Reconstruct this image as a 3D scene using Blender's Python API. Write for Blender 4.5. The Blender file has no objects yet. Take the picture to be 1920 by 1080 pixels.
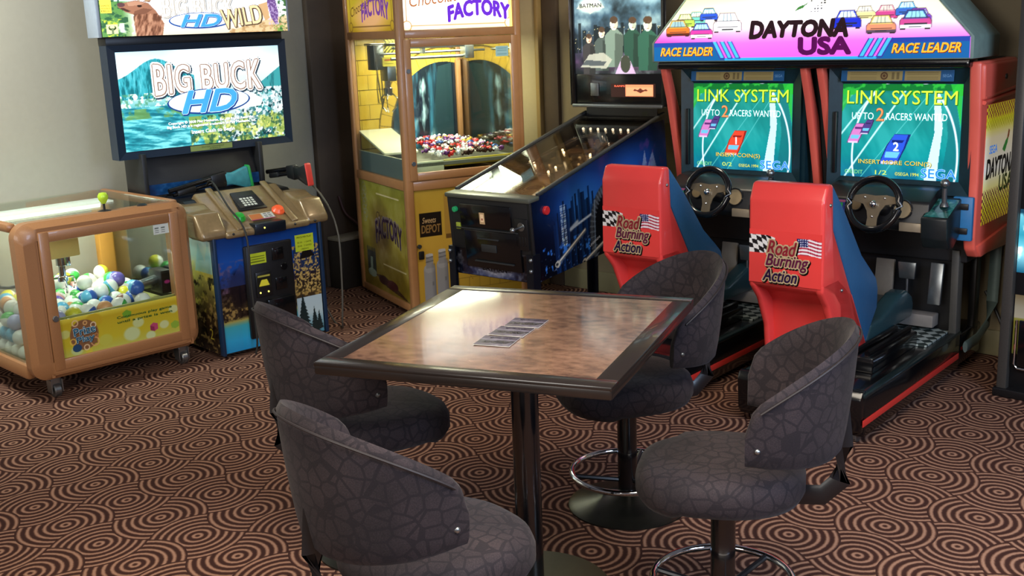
import bpy, bmesh, math, random
import numpy as np
from mathutils import Vector, Matrix
random.seed(7)
S = bpy.context.scene
COL = S.collection
PI = math.pi
# ---------------------------------------------------------------- camera, world, lights, exposure
def cam_setup():
    f = 2079.88; p = math.radians(13.257); r = math.radians(2.1977); H = 1.7
    cp, sp, c, s = math.cos(p), math.sin(p), math.cos(r), math.sin(r)
    right = Vector((1, 0, 0)); down = Vector((0, -sp, -cp)); fwd = Vector((0, cp, -sp))
    r2 = c * right + s * down; d2 = -s * right + c * down
    cd = bpy.data.cameras.new('camera'); cd.sensor_width = 36; cd.lens = f / 1920 * 36
    cd.clip_start = .05; cd.clip_end = 60
    o = bpy.data.objects.new('camera', cd); COL.objects.link(o)
    m = Matrix((r2, -d2, -fwd)).transposed().to_4x4(); m.translation = (0, 0, H)
    o.matrix_world = m; S.camera = o
cam_setup()
S.view_settings.view_transform = 'Standard'; S.view_settings.look = 'None'
S.view_settings.gamma = 1; S.view_settings.exposure = 0.0; S.view_settings.use_curve_mapping = False
W = bpy.data.worlds.new('world'); S.world = W; W.use_nodes = True
W.node_tree.nodes['Background'].inputs[0].default_value = (.95, .9, 1.0, 1)
W.node_tree.nodes['Background'].inputs[1].default_value = .12
def area(name, loc, target, sx, sy, power, col, spread=180):
    l = bpy.data.lights.new(name, 'AREA'); l.shape = 'RECTANGLE'; l.size = sx; l.size_y = sy
    l.energy = power; l.color = col; l.spread = math.radians(spread)
    o = bpy.data.objects.new(name, l); COL.objects.link(o); o.location = loc
    o.rotation_euler = (Vector(target) - Vector(loc)).to_track_quat('-Z', 'Y').to_euler()
    return o
area('ceiling_light', (.1, 1.7, 2.75), (.1, 1.9, 0), 2.4, 1.6, 110, (1, .88, .73), 140)
area('window_light', (-2.6, -1.6, 2.1), (-.6, 4.2, .6), 2.2, 1.5, 120, (1, .95, .88))
area('side_window_light', (2.6, .4, 2.1), (1.4, 4.4, .7), 1.4, 1.4, 135, (.56, .72, 1.0))
area('left_wall_fill', (-2.7, 4.6, 2.7), (-2.9, 6.3, .9), .5, .5, 42, (.95, 1.0, .93), 120)  # unseen fill lamp, added to brighten the left wall
area('right_wall_fill', (.9, 5.5, 2.6), (.85, 6.6, .8), .5, .4, 16, (1, .87, .66), 120)  # added fill with no visible fixture, lifts the back wall near the trim

# ---------------------------------------------------------------- helpers
def lin(c):
    if isinstance(c, str):
        c = c.lstrip('#'); c = c if len(c) == 6 else ''.join(x * 2 for x in c); c = tuple(int(c[i:i + 2], 16) / 255 for i in (0, 2, 4))
    return tuple(x / 12.92 if x <= .04045 else ((x + .055) / 1.055) ** 2.4 for x in c[:3])
def srgb(c):
    if isinstance(c, str):
        c = c.lstrip('#'); c = c if len(c) == 6 else ''.join(x * 2 for x in c); return np.array([int(c[i:i + 2], 16) / 255 for i in (0, 2, 4)])
    return np.array(c, float)
class NT:
    def __init__(s, name):
        s.m = bpy.data.materials.new(name); s.m.use_nodes = True
        s.t = s.m.node_tree; s.b = s.t.nodes['Principled BSDF']; s.o = s.t.nodes['Material Output']
    def n(s, typ, **kw):
        x = s.t.nodes.new(typ)
        for k, v in kw.items(): setattr(x, k, v)
        return x
    def l(s, a, b): s.t.links.new(a, b)
    def val(s, sock, v):
        if hasattr(v, 'is_output'): s.l(v, sock)
        else: sock.default_value = v
    def math(s, op, a, b=0, c=0):
        x = s.n('ShaderNodeMath', operation=op); s.val(x.inputs[0], a); s.val(x.inputs[1], b); s.val(x.inputs[2], c); return x.outputs[0]
    def noise(s, scale, detail=3, co=None, rough=.5):
        x = s.n('ShaderNodeTexNoise'); x.inputs['Scale'].default_value = scale; x.inputs['Detail'].default_value = detail
        x.inputs['Roughness'].default_value = rough
        if co is not None: s.l(co, x.inputs['Vector'])
        return x.outputs[0]
    def obj(s): return s.n('ShaderNodeTexCoord').outputs['Object']
    def ramp(s, fac, stops):
        x = s.n('ShaderNodeValToRGB'); e = x.color_ramp.elements
        while len(e) < len(stops): e.new(.5)
        for el, (p, c) in zip(e, stops): el.position = p; el.color = (*lin(c), 1)
        s.l(fac, x.inputs[0]); return x.outputs[0]
    def bump(s, h, strength, dist=.01):
        x = s.n('ShaderNodeBump'); x.inputs['Strength'].default_value = strength; x.inputs['Distance'].default_value = dist
        s.l(h, x.inputs['Height']); s.l(x.outputs[0], s.b.inputs['Normal'])
def mat(name, c, rough=.5, metal=0, var=.12, scale=40, bump=0, emit=0, coat=0, spec=.5):
    t = NT(name); L = lin(c); co = t.obj()
    n = t.noise(scale, 3, co)
    x = t.n('ShaderNodeMix', data_type='RGBA'); x.inputs[6].default_value = (*[v * (1 - var) for v in L], 1)
    x.inputs[7].default_value = (*[min(1, v * (1 + var)) for v in L], 1); t.l(n, x.inputs[0])
    t.l(x.outputs[2], t.b.inputs['Base Color'])
    t.b.inputs['Roughness'].default_value = rough; t.b.inputs['Metallic'].default_value = metal
    t.b.inputs['Coat Weight'].default_value = coat; t.b.inputs['Specular IOR Level'].default_value = spec
    if emit: t.l(x.outputs[2], t.b.inputs['Emission Color']); t.b.inputs['Emission Strength'].default_value = emit
    if bump: t.bump(n, bump, .003)
    return t.m
def glass(name, tint=(.95, 1, .97), refl=.5, base=.02):
    t = NT(name); t.t.nodes.remove(t.b)
    tr = t.n('ShaderNodeBsdfTransparent'); tr.inputs[0].default_value = (*tint, 1)
    gl = t.n('ShaderNodeBsdfGlossy'); gl.inputs['Roughness'].default_value = .02
    fr = t.n('ShaderNodeLayerWeight'); fr.inputs[0].default_value = .25
    f = t.math('MULTIPLY_ADD', fr.outputs['Fresnel'], refl, base)
    mx = t.n('ShaderNodeMixShader'); t.l(f, mx.inputs[0]); t.l(tr.outputs[0], mx.inputs[1]); t.l(gl.outputs[0], mx.inputs[2])
    t.l(mx.outputs[0], t.o.inputs[0]); return t.m
def art_mat(name, emit=0, rough=.35, coat=0):
    t = NT(name); a = t.n('ShaderNodeAttribute', attribute_name='Col')
    t.l(a.outputs['Color'], t.b.inputs['Base Color']); t.b.inputs['Roughness'].default_value = rough
    t.b.inputs['Coat Weight'].default_value = coat
    if emit:
        t.l(a.outputs['Color'], t.b.inputs['Emission Color']); t.b.inputs['Emission Strength'].default_value = emit
    return t.m

# mesh builder: several primitives -> ONE mesh object
class P:
    def __init__(s): s.v = []; s.f = []; s.m = []; s.tf = None
    def add(s, vs, fs, m=0):
        o = len(s.v); s.v += [tuple(x) for x in vs]; s.f += [tuple(i + o for i in f) for f in fs]; s.m += [m] * len(fs); return s
    def _bm(s, bm, m):
        bm.verts.index_update(); s.add([v.co[:] for v in bm.verts], [[v.index for v in f.verts] for f in bm.faces], m); bm.free(); return s
    def prism(s, poly, ax, a0, a1, bev=0, m=0, seg=2):
        """extrude polygon; ax 'x': poly=(y,z) 'y': poly=(x,z) 'z': poly=(x,y)"""
        def P3(p, a): return (a, p[0], p[1]) if ax == 'x' else ((p[0], a, p[1]) if ax == 'y' else (p[0], p[1], a))
        bm = bmesh.new(); n = len(poly)
        A = [bm.verts.new(P3(p, a0)) for p in poly]; B = [bm.verts.new(P3(p, a1)) for p in poly]
        bm.faces.new(A); bm.faces.new(B)
        for i in range(n): bm.faces.new((A[i], A[(i + 1) % n], B[(i + 1) % n], B[i]))
        bmesh.ops.recalc_face_normals(bm, faces=bm.faces)
        if bev: bmesh.ops.bevel(bm, geom=list(bm.edges), offset=bev, segments=seg, profile=.5, affect='EDGES', clamp_overlap=True)
        return s._bm(bm, m)
    def box(s, x0, x1, y0, y1, z0, z1, bev=0, m=0, seg=2):
        return s.prism([(x0, y0), (x1, y0), (x1, y1), (x0, y1)], 'z', z0, z1, bev, m, seg)
    def lathe(s, prof, c=(0, 0, 0), n=24, m=0, axis=None):
        vs = []; fs = []; k = len(prof)
        R = Vector(axis).normalized().to_track_quat('Z', 'Y').to_matrix() if axis else None
        for i in range(n):
            a = 2 * PI * i / n
            for r, z in prof:
                q = Vector((r * math.cos(a), r * math.sin(a), z))
                if R: q = R @ q
                vs.append((q[0] + c[0], q[1] + c[1], q[2] + c[2]))
        for i in range(n):
            j = (i + 1) % n
            for t in range(k - 1): fs.append((i * k + t, j * k + t, j * k + t + 1, i * k + t + 1))
        if prof[0][0] > 1e-6: fs.append([i * k for i in range(n)][::-1])
        if prof[-1][0] > 1e-6: fs.append([i * k + k - 1 for i in range(n)])
        return s.add(vs, fs, m)
    def cyl(s, a, b, r, r2=None, n=16, m=0):
        a = Vector(a); b = Vector(b); L = (b - a).length; r2 = r if r2 is None else r2; e = min(r, r2, L) * .12
        return s.lathe([(0, 0), (r - e, 0), (r, e), (r2, L - e), (r2 - e, L), (0, L)], a, n, m, (b - a))
    def sph(s, c, r, n=14, m=0, sz=1, axis=None):
        pr = [(r * math.sin(PI * i / 8) if 0 < i < 8 else 0, -r * sz * math.cos(PI * i / 8)) for i in range(9)]
        return s.lathe(pr, c, n, m, axis)
    def tube(s, pts, r, n=8, m=0, closed=False, flat=1):
        pts = [Vector(p) for p in pts]; k = len(pts); vs = []; fs = []; up = Vector((0, 0, 1))
        for i, p in enumerate(pts):
            d = (pts[(i + 1) % k] - pts[i - 1]) if closed else (pts[min(i + 1, k - 1)] - pts[max(i - 1, 0)])
            d.normalize(); u = d.cross(up if abs(d.z) < .95 else Vector((1, 0, 0))).normalized(); w = u.cross(d)
            rr = r[i] if isinstance(r, (list, tuple)) else r
            for j in range(n):
                a = 2 * PI * j / n; vs.append(p + u * rr * math.cos(a) * flat + w * rr * math.sin(a))
        for i in range(k if closed else k - 1):
            ii = (i + 1) % k
            for j in range(n): fs.append((i * n + j, i * n + (j + 1) % n, ii * n + (j + 1) % n, ii * n + j))
        if not closed: fs.append(list(range(n))[::-1]); fs.append([(k - 1) * n + j for j in range(n)])
        return s.add(vs, fs, m)
    def build(s, name, mats, parent=None, smooth=True, tf=None, angle=38, label=None, kind=None):
        me = bpy.data.meshes.new(name); vs = [tf(v) for v in s.v] if tf else s.v
        me.from_pydata(vs, [], s.f)
        if not isinstance(mats, (list, tuple)): mats = [mats]
        for x in mats: me.materials.append(x)
        me.polygons.foreach_set('material_index', s.m)
        bm = bmesh.new(); bm.from_mesh(me); bmesh.ops.recalc_face_normals(bm, faces=bm.faces); bm.to_mesh(me); bm.free()
        if smooth:
            me.polygons.foreach_set('use_smooth', [True] * len(me.polygons)); me.set_sharp_from_angle(angle=math.radians(angle))
        me.update(); o = bpy.data.objects.new(name, me); COL.objects.link(o)
        if parent: o.parent = parent
        if label: o['label'] = label
        if kind: o['kind'] = kind
        return o
def root(name, label, cat, loc=(0, 0, 0), yaw=0, group=None):
    o = bpy.data.objects.new(name, None); COL.objects.link(o); o.empty_display_size = .1
    o.location = loc; o.rotation_euler = (0, 0, math.radians(yaw)); return tag(o, label, cat, group)
def tag(o, label, cat, group=None):
    o['label'] = label; o['category'] = cat
    if group: o['group'] = group
    return o
def dup(r, loc, rz, label=None, group=None):
    c = r.copy(); COL.objects.link(c); c.location = loc; c.rotation_euler = (0, 0, rz)
    if label: c['label'] = label
    if group: c['group'] = group
    for ch in list(r.children):
        d = ch.copy(); COL.objects.link(d); d.parent = c
        for g in list(ch.children):
            e = g.copy(); COL.objects.link(e); e.parent = d
    return c

# text as flat mesh (built-in font), one character at a time, cached
_tc = {}
def glyph_mesh(body, shear=0.):
    k = (body, shear)
    if k in _tc: return _tc[k]
    cu = bpy.data.curves.new('text', 'FONT'); cu.body = body; cu.shear = shear; cu.resolution_u = 3
    o = bpy.data.objects.new('text', cu); COL.objects.link(o); bpy.context.view_layer.update()
    me = bpy.data.meshes.new_from_object(o.evaluated_get(bpy.context.evaluated_depsgraph_get()))
    v = np.array([x.co[:2] for x in me.vertices]) if len(me.vertices) else np.zeros((0, 2)); f = [tuple(p.vertices) for p in me.polygons]
    bpy.data.objects.remove(o); bpy.data.curves.remove(cu); bpy.data.meshes.remove(me)
    _tc[k] = (v, f); return v, f
def text_mesh(body, shear=0., spacing=1.):
    V = []; F = []; n = 0; extra = 0
    for i, c in enumerate(body):
        v, f = glyph_mesh(c, shear)
        if not len(v): continue
        v0 = glyph_mesh(c)[0]; pre = glyph_mesh(body[:i + 1])[0]; pen = pre[:, 0].max() - v0[:, 0].max() + (spacing - 1) * .6 * i
        V.append(v + np.array([pen, 0])); F += [tuple(j + n for j in q) for q in f]; n += len(v)
    return np.concatenate(V), F

# procedural artwork: a fine grid with colours computed here, plus crisp flat lettering laid on it, one mesh
def vnoise(x, y, seed=0):
    xi = np.floor(x).astype(np.int64); yi = np.floor(y).astype(np.int64); fx = x - xi; fy = y - yi
    fx = fx * fx * (3 - 2 * fx); fy = fy * fy * (3 - 2 * fy)
    def h(a, b):
        q = np.sin(a * 127.1 + b * 311.7 + seed * 74.7) * 43758.5453; return q - np.floor(q)
    return (h(xi, yi) * (1 - fx) + h(xi + 1, yi) * fx) * (1 - fy) + (h(xi, yi + 1) * (1 - fx) + h(xi + 1, yi + 1) * fx) * fy
def fbm(x, y, seed=0, o=4):
    return sum(vnoise(x * 2 ** i, y * 2 ** i, seed + i) * .5 ** (i + 1) for i in range(o)) / (1 - .5 ** o)
class Art:
    def __init__(s, w, h, res=.003, bg='#000000'):
        s.w, s.h = w, h; s.nx = max(2, int(w / res)); s.ny = max(2, int(h / res))
        s.X, s.Y = np.meshgrid(np.linspace(0, w, s.nx), np.linspace(0, h, s.ny)); s.C = np.zeros((s.ny, s.nx, 3)); s.C[:] = srgb(bg)
        s.ov = []; s.lay = 1
    def mix(s, mask, col):
        mask = np.clip(mask, 0, 1)[..., None]; s.C = s.C * (1 - mask) + (srgb(col) if isinstance(col, (str, tuple)) else col) * mask; return s
    def grad(s, stops, axis='y', x0=None, x1=None, y0=None, y1=None):
        t = s.Y / s.h if axis == 'y' else s.X / s.w
        ps = [p for p, c in stops]; cs = np.array([srgb(c) for p, c in stops])
        g = np.stack([np.interp(t, ps, cs[:, i]) for i in range(3)], -1)
        m = np.ones_like(t)
        if x0 is not None: m *= (s.X >= x0)
        if x1 is not None: m *= (s.X <= x1)
        if y0 is not None: m *= (s.Y >= y0)
        if y1 is not None: m *= (s.Y <= y1)
        return s.mix(m, g)
    def poly(s, pts, col, a=1):
        c = np.zeros(s.X.shape, bool); n = len(pts)
        for i in range(n):
            (x1, y1), (x2, y2) = pts[i], pts[(i + 1) % n]
            if y1 == y2: continue
            c ^= ((y1 > s.Y) != (y2 > s.Y)) & (s.X < (x2 - x1) * (s.Y - y1) / (y2 - y1) + x1)
        return s.mix(c * float(a), col)
    def rect(s, x0, y0, x1, y1, col, a=1): return s.poly([(x0, y0), (x1, y0), (x1, y1), (x0, y1)], col, a)
    def ell(s, x, y, rx, ry, col, a=1, soft=.05):
        d = np.sqrt(((s.X - x) / rx) ** 2 + ((s.Y - y) / ry) ** 2); return s.mix(a * np.clip((1 - d) / soft, 0, 1), col)
    def ring(s, x, y, r, t, col, ry=None):
        d = np.sqrt((s.X - x) ** 2 + ((s.Y - y) * (r / (ry or r))) ** 2); return s.mix(np.clip(1.5 - np.abs(d - r) / t, 0, 1), col)
    def line(s, x0, y0, x1, y1, t, col, a=1):
        dx, dy = x1 - x0, y1 - y0; L = dx * dx + dy * dy + 1e-12
        u = np.clip(((s.X - x0) * dx + (s.Y - y0) * dy) / L, 0, 1)
        d = np.hypot(s.X - x0 - u * dx, s.Y - y0 - u * dy); return s.mix(a * np.clip(1.5 - d / t, 0, 1), col)
    def speck(s, scale, amt, seed=1, dark='#000000', light='#ffffff'):
        n = fbm(s.X * scale, s.Y * scale, seed); s.mix(np.clip((.5 - n) * 2 * amt, 0, 1), dark); return s.mix(np.clip((n - .5) * 2 * amt, 0, 1), light)
    def blotch(s, scale, thr, col, seed=1, soft=.05, mask=None, a=1):
        n = fbm(s.X * scale, s.Y * scale, seed); m = np.clip((n - thr) / soft, 0, 1) * a
        return s.mix(m * (1 if mask is None else mask), col)
    def shape(s, pts, col):           # crisp vector polygon above the grid
        s.ov.append((np.array(pts, float), [tuple(range(len(pts)))], srgb(col), s.lay)); s.lay += 1; return s
    def text(s, body, x, y, h, col, w=None, bold=.0, shear=0, rot=0, outline=None, align='c', arc=0, spacing=1., grow=None):
        v, f = text_mesh(body, shear, spacing); lo, hi = v.min(0), v.max(0); k = h / (hi[1] - lo[1]); kx = (w / (hi[0] - lo[0])) if w else k
        base = (v - np.array([(lo[0] + hi[0]) / 2 if align == 'c' else lo[0], (lo[1] + hi[1]) / 2])) * np.array([kx, k])
        for c, b, (ox, oy) in (outline or []) + [(col, bold, (0, 0))]:
            q = base.copy()
            if arc: q[:, 1] += arc * (1 - (2 * q[:, 0] / (w or 1)) ** 2)
            if grow: q[:, 1] *= 1 + grow * np.abs(2 * q[:, 0] / (w or 1)) ** 1.5
            cr, sr = math.cos(rot), math.sin(rot); q = q @ np.array([[cr, sr], [-sr, cr]])
            nc = 1 if b < .006 else (6 if b < .03 else 10); r = b * k * .8 if nc > 1 else 0
            for t in range(nc):
                e = 2 * PI * t / nc; s.ov.append((q + np.array([x + ox + r * math.cos(e), y + oy + r * math.sin(e)]), f, srgb(c), s.lay))
            s.lay += 1
        return s
    def build(s, name, m, parent, o, ex, ey, tf=None, step=.00025, label=None, bend=None):
        o, ex, ey = Vector(o), Vector(ex).normalized(), Vector(ey).normalized(); n = ex.cross(ey)
        def mp(x, y, z=0):
            if bend: z = z + bend(x, y)
            q = o + ex * x + ey * y + n * z; return tf(q) if tf else tuple(q)
        vs = [mp(x, y) for x, y in zip(s.X.ravel(), s.Y.ravel())]; cs = [s.C.reshape(-1, 3)]
        nx, ny = s.nx, s.ny; fs = [(j * nx + i, j * nx + i + 1, (j + 1) * nx + i + 1, (j + 1) * nx + i) for j in range(ny - 1) for i in range(nx - 1)]
        for q, f, c, lay in s.ov:
            b = len(vs); vs += [mp(x, y, lay * step) for x, y in q]; fs += [tuple(i + b for i in t) for t in f]; cs.append(np.tile(c, (len(q), 1)))
        me = bpy.data.meshes.new(name); me.from_pydata(vs, [], fs); me.materials.append(m)
        C = np.clip(np.concatenate(cs), 0, 1); C = np.where(C <= .04045, C / 12.92, ((C + .055) / 1.055) ** 2.4)
        at = me.color_attributes.new('Col', 'FLOAT_COLOR', 'POINT')
        at.data.foreach_set('color', np.concatenate([C, np.ones((len(C), 1))], 1).astype(np.float32).ravel())
        ob = bpy.data.objects.new(name, me); COL.objects.link(ob)
        if parent: ob.parent = parent
        if label: ob['label'] = label
        return ob

# ---------------------------------------------------------------- shared materials
M = {}
M['black'] = mat('black_plastic', '#141416', .38, var=.2)
M['blackgloss'] = mat('black_gloss', '#0c0c0e', .18, var=.15, coat=.3)
M['blackwood'] = mat('black_textured_panel', '#121214', .5, var=.3, scale=160, bump=.15)
M['darkgrey'] = mat('dark_grey_metal', '#37393a', .45, .3, scale=80)
M['steel'] = mat('brushed_steel', '#8d9294', .3, .9, scale=60)
M['chrome'] = mat('chrome', '#d5d8dc', .08, 1, var=.03)
M['coral'] = mat('coral_plastic', '#ee6654', .35, var=.05, scale=12, coat=.2)
M['red'] = mat('red_fibreglass', '#e64440', .3, var=.05, scale=12, coat=.35)
M['bluevinyl'] = mat('blue_vinyl', '#2d5d86', .42, var=.15, scale=90, bump=.1)
M['wood'] = mat('orange_brown_frame', '#a2744a', .35, var=.1, scale=25, coat=.2)
M['brownframe'] = mat('brown_coated_frame', '#9c6d46', .36, var=.14, scale=220, bump=.12, coat=.15)
M['glass'] = glass('clear_glass'); M['topglass'] = glass('top_glass', refl=.6, base=.03)
M['tableglass'] = glass('playfield_glass', (.93, .93, .9), .75, .05)
M['white'] = mat('white_plastic', '#e9e6dc', .4, var=.04)
M['lamp'] = mat('lamp_tube', '#f4ffee', .4, var=.01, emit=3.2)
M['gold'] = mat('gold_painted_plastic', '#86704e', .3, .25, var=.2, scale=60, coat=.3)
M['art'] = art_mat('printed_artwork'); M['artgloss'] = art_mat('glossy_printed_artwork', 0, .2, .3)
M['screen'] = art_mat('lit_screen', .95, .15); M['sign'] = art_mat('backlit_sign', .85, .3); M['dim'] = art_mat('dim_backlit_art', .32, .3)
# ---------------------------------------------------------------- room shell
def carpet_mat():
    t = NT('swirl_carpet'); co = t.obj(); sp = t.n('ShaderNodeSeparateXYZ'); t.l(co, sp.inputs[0])
    # lattice rotated like the room; one ring family per lattice point, interlocked like woven fans
    ox, oy = -1.3419, 4.1428; a1, a2 = math.radians(-42.97), math.radians(52.32); p1, p2 = .2459, .2549
    det = math.cos(a1) * math.sin(a2) - math.sin(a1) * math.cos(a2)
    X = t.math('SUBTRACT', sp.outputs[0], ox); Y = t.math('SUBTRACT', sp.outputs[1], oy)
    s = t.math('MULTIPLY_ADD', X, math.sin(a2) / det / p1, t.math('MULTIPLY', Y, -math.cos(a2) / det / p1))
    u = t.math('MULTIPLY_ADD', X, -math.sin(a1) / det / p2, t.math('MULTIPLY', Y, math.cos(a1) / det / p2))
    i, j = t.math('FLOOR', s), t.math('FLOOR', u); fs, fu = t.math('SUBTRACT', s, i), t.math('SUBTRACT', u, j)
    par = t.math('FLOORED_MODULO', t.math('ADD', i, j), 2.)
    x = t.math('ADD', t.math('MULTIPLY', fs, t.math('SUBTRACT', 1., par)), t.math('MULTIPLY', t.math('SUBTRACT', 1., fs), par))
    def dist(cx, cy):
        a = t.math('SUBTRACT', x, cx); b = t.math('SUBTRACT', fu, cy)
        return t.math('SQRT', t.math('ADD', t.math('MULTIPLY', a, a), t.math('MULTIPLY', b, b)))
    d00, d10, d01, d11 = dist(0, 0), dist(1, 0), dist(0, 1), dist(1, 1); R = .7071
    def mixf(m, a, b): return t.math('ADD', t.math('MULTIPLY', a, m), t.math('MULTIPLY', b, t.math('SUBTRACT', 1., m)))
    lt = lambda d: t.math('LESS_THAN', d, R)
    w10 = t.math('MULTIPLY', lt(d10), t.math('SUBTRACT', 1., lt(d11)))
    w11 = t.math('MULTIPLY', lt(d11), t.math('SUBTRACT', 1., lt(d01)))
    w01 = t.math('MULTIPLY', lt(d01), t.math('SUBTRACT', 1., lt(d00)))
    r = mixf(w10, d10, mixf(w11, d11, mixf(w01, d01, d00)))
    wob = t.noise(90, 2, co)
    ph = t.math('MULTIPLY_ADD', r, 2 * PI / .1178, t.math('MULTIPLY', t.math('SUBTRACT', wob, .5), 1.1))
    c = t.math('MULTIPLY_ADD', t.math('COSINE', ph), -.5, .5)
    pile = t.noise(420, 2, co)
    c2 = t.math('ADD', c, t.math('MULTIPLY', t.math('SUBTRACT', pile, .5), .9))
    col = t.ramp(c2, [(.2, '#3e2722'), (.5, '#553a30'), (.8, '#8e6754'), (1.0, '#a5816b')])
    t.l(col, t.b.inputs['Base Color']); t.b.inputs['Roughness'].default_value = .95; t.b.inputs['Specular IOR Level'].default_value = .1
    t.bump(t.math('ADD', t.math('MULTIPLY', c, .6), pile), .5, .006); return t.m
def struct(o): o['kind'] = 'structure'; return o
wallm = mat('grey_beige_wall_paint', '#8f8a7d', .7, var=.05, scale=30, bump=.05)
backwall = mat('tan_wall_paint', '#8d8064', .7, var=.06, scale=30, bump=.05)
creamtrim = mat('cream_painted_trim', '#c4b692', .5, var=.05)
browntrim_shade = mat('brown_trim_and_shade', '#4c3f33', .7, var=.15, scale=15)
skirt = mat('skirting_paint', '#8c8667', .5, var=.06)
dl = Vector((math.cos(math.radians(47.2)), math.sin(math.radians(47.2)), 0)); nl = Vector((-dl.y, dl.x, 0))
db = Vector((math.cos(math.radians(42.8)), -math.sin(math.radians(42.8)), 0)); nb = Vector((-db.y, db.x, 0))
PL = Vector((-1.19, 7.58, 0)); PB = Vector((2.4, 5.36, 0))
def onl(a, b, z): q = PL + dl * a + nl * b; return (q.x, q.y, z)
def onb(a, b, z): q = PB + db * a + nb * b; return (q.x, q.y, z)
def wbox(fn, a0, a1, b0, b1, z0, z1, name, m, bev=0):
    p = P().box(a0, a1, b0, b1, z0, z1, bev); return struct(p.build(name, m, tf=lambda v: fn(*v)))
f = P(); f.add([(-6, -1.5, 0), (6, -1.5, 0), (6, 9.5, 0), (-6, 9.5, 0)], [(0, 1, 2, 3)]); struct(f.build('floor', carpet_mat(), smooth=False))
CL = .79; CB = -4.14      # corner of the two walls
wbox(onl, -5.6, CL + .1, 0, .12, 0, 2.8, 'wall_left', wallm)
wbox(onb, CB, 3.2, 0, .12, 0, 2.8, 'wall_back', backwall)
wbox(onl, -5.6, CL, -.015, 0, 0, .1, 'baseboard_left', skirt, .004)
wbox(onb, CB, 3.2, -.018, 0, 0, .13, 'baseboard_back', skirt, .004)
wbox(onb, -3.20, -2.94, -.05, 0, 0, 2.8, 'trim_1', creamtrim, .006)
wbox(onb, -2.935, -2.90, -.065, 0, 0, 2.8, 'trim_2', mat('gilt_trim', '#a58c5c', .4, var=.06), .008)
wbox(onb, -2.895, -2.77, -.035, 0, 0, 2.8, 'trim_3', browntrim_shade, .01)
wbox(onl, -.16, .70, -.05, 0, 0, 2.8, 'shade_strip', browntrim_shade, .012)  # dark brown strip standing in for the shadow fall-off on this wall
# ---------------------------------------------------------------- table, cards, stools
def burl_mat():
    t = NT('brown_burl_laminate'); co = t.obj()
    mp = t.n('ShaderNodeMapping'); t.l(co, mp.inputs[0]); mp.inputs['Scale'].default_value = (1, 1.6, 1)
    a = t.noise(26, 6, mp.outputs[0], .65); b = t.noise(5, 3, co)
    m = t.math('MULTIPLY_ADD', b, .45, t.math('MULTIPLY', a, .75))
    col = t.ramp(m, [(.36, '#31231d'), (.5, '#584036'), (.62, '#735646'), (.8, '#8a6957')])
    t.l(col, t.b.inputs['Base Color']); t.b.inputs['Roughness'].default_value = .22; t.b.inputs['Coat Weight'].default_value = .6
    t.b.inputs['Coat Roughness'].default_value = .07; t.bump(a, .03, .002); return t.m
tb = root('pub_table', 'square brown burl-topped table with dark edging on a black pedestal', 'table', (-.5465, 2.885, 0), -21.81)
tw, td, tz = .841, .932, .835
edge = mat('dark_table_edging', '#1d1714', .28, var=.12, coat=.25)
p = P(); b = .059
p.box(.0, tw, 0, td, tz - .036, tz - .004, .007)
for x0, x1, y0, y1 in ((0, tw, 0, b), (0, tw, td - b, td), (0, b, b, td - b), (tw - b, tw, b, td - b)): p.box(x0, x1, y0, y1, tz - .012, tz, .003)
p.build('table_edge', edge, tb)
P().box(b - .001, tw - b + .001, b - .001, td - b + .001, tz - .012, tz - .0012).build('table_top', burl_mat(), tb, label='brown mottled burl laminate top')
cx, cy = tw / 2 + .02, td / 2 - .03
P().cyl((cx, cy, .02), (cx, cy, tz - .04), .041, n=28).build('pedestal', M['blackgloss'], tb)
P().box(cx - .2, cx + .2, cy - .2, cy + .2, tz - .052, tz - .036, .004).build('top_plate', M['black'], tb)
P().lathe([(0, .026), (.05, .026), (.245, .012), (.25, .006), (.25, 0), (0, 0)], (cx, cy, 0), 48).build('base_disc', mat('olive_tinted_base', '#47432f', .4, .4, var=.2), tb)
def card(px, py, rot, tilt, label, lines):
    A = Art(.108, .095, .0012, '#3a3443'); A.grad([(0, '#4a3f58'), (.5, '#2c2a36'), (1, '#48424f')])
    A.speck(60, .35, 3)
    A.rect(0, .030, .108, .040, '#8d879a', .6); A.rect(.0, .078, .108, .086, '#8d879a', .5); A.rect(0, .0, .108, .008, '#1e1c26', .8)
    A.text(lines[0], .052, .060, .018, '#f3ead2', .08, bold=.02, shear=.25); A.text(lines[1], .052, .019, .011, '#e0dcea', .07, bold=.01, shear=.2)
    r = root('promo_card', label, 'card', (px, py, tz), 0, None); r.rotation_euler = (0, 0, rot)
    P().box(0, .108, 0, .095, 0.0003, .0016, .0005).build('card_stock', M['white'], r)
    A.build('printed_face', M['art'], r, (0, 0, .0019), (1, 0, 0), (0, 1, 0), step=.0001)
    return r
ca = math.radians(-21.8 + 180)
for k, (x, y, lb) in enumerate(((.018, 2.997, 'purple-grey promotional card on the table, nearest of the row of three'), (.062, 3.089, 'purple-grey promotional card on the table, middle of the row of three'), (.106, 3.182, 'purple-grey promotional card on the table, farthest of the row of three'))):
    card(x + .001, y + .048, ca + (.02, -.03, .01)[k], 0, lb, (('Points', 'Save &'), ('Points', 'Save &'), ('Points', 'Save &'))[k])
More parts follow.
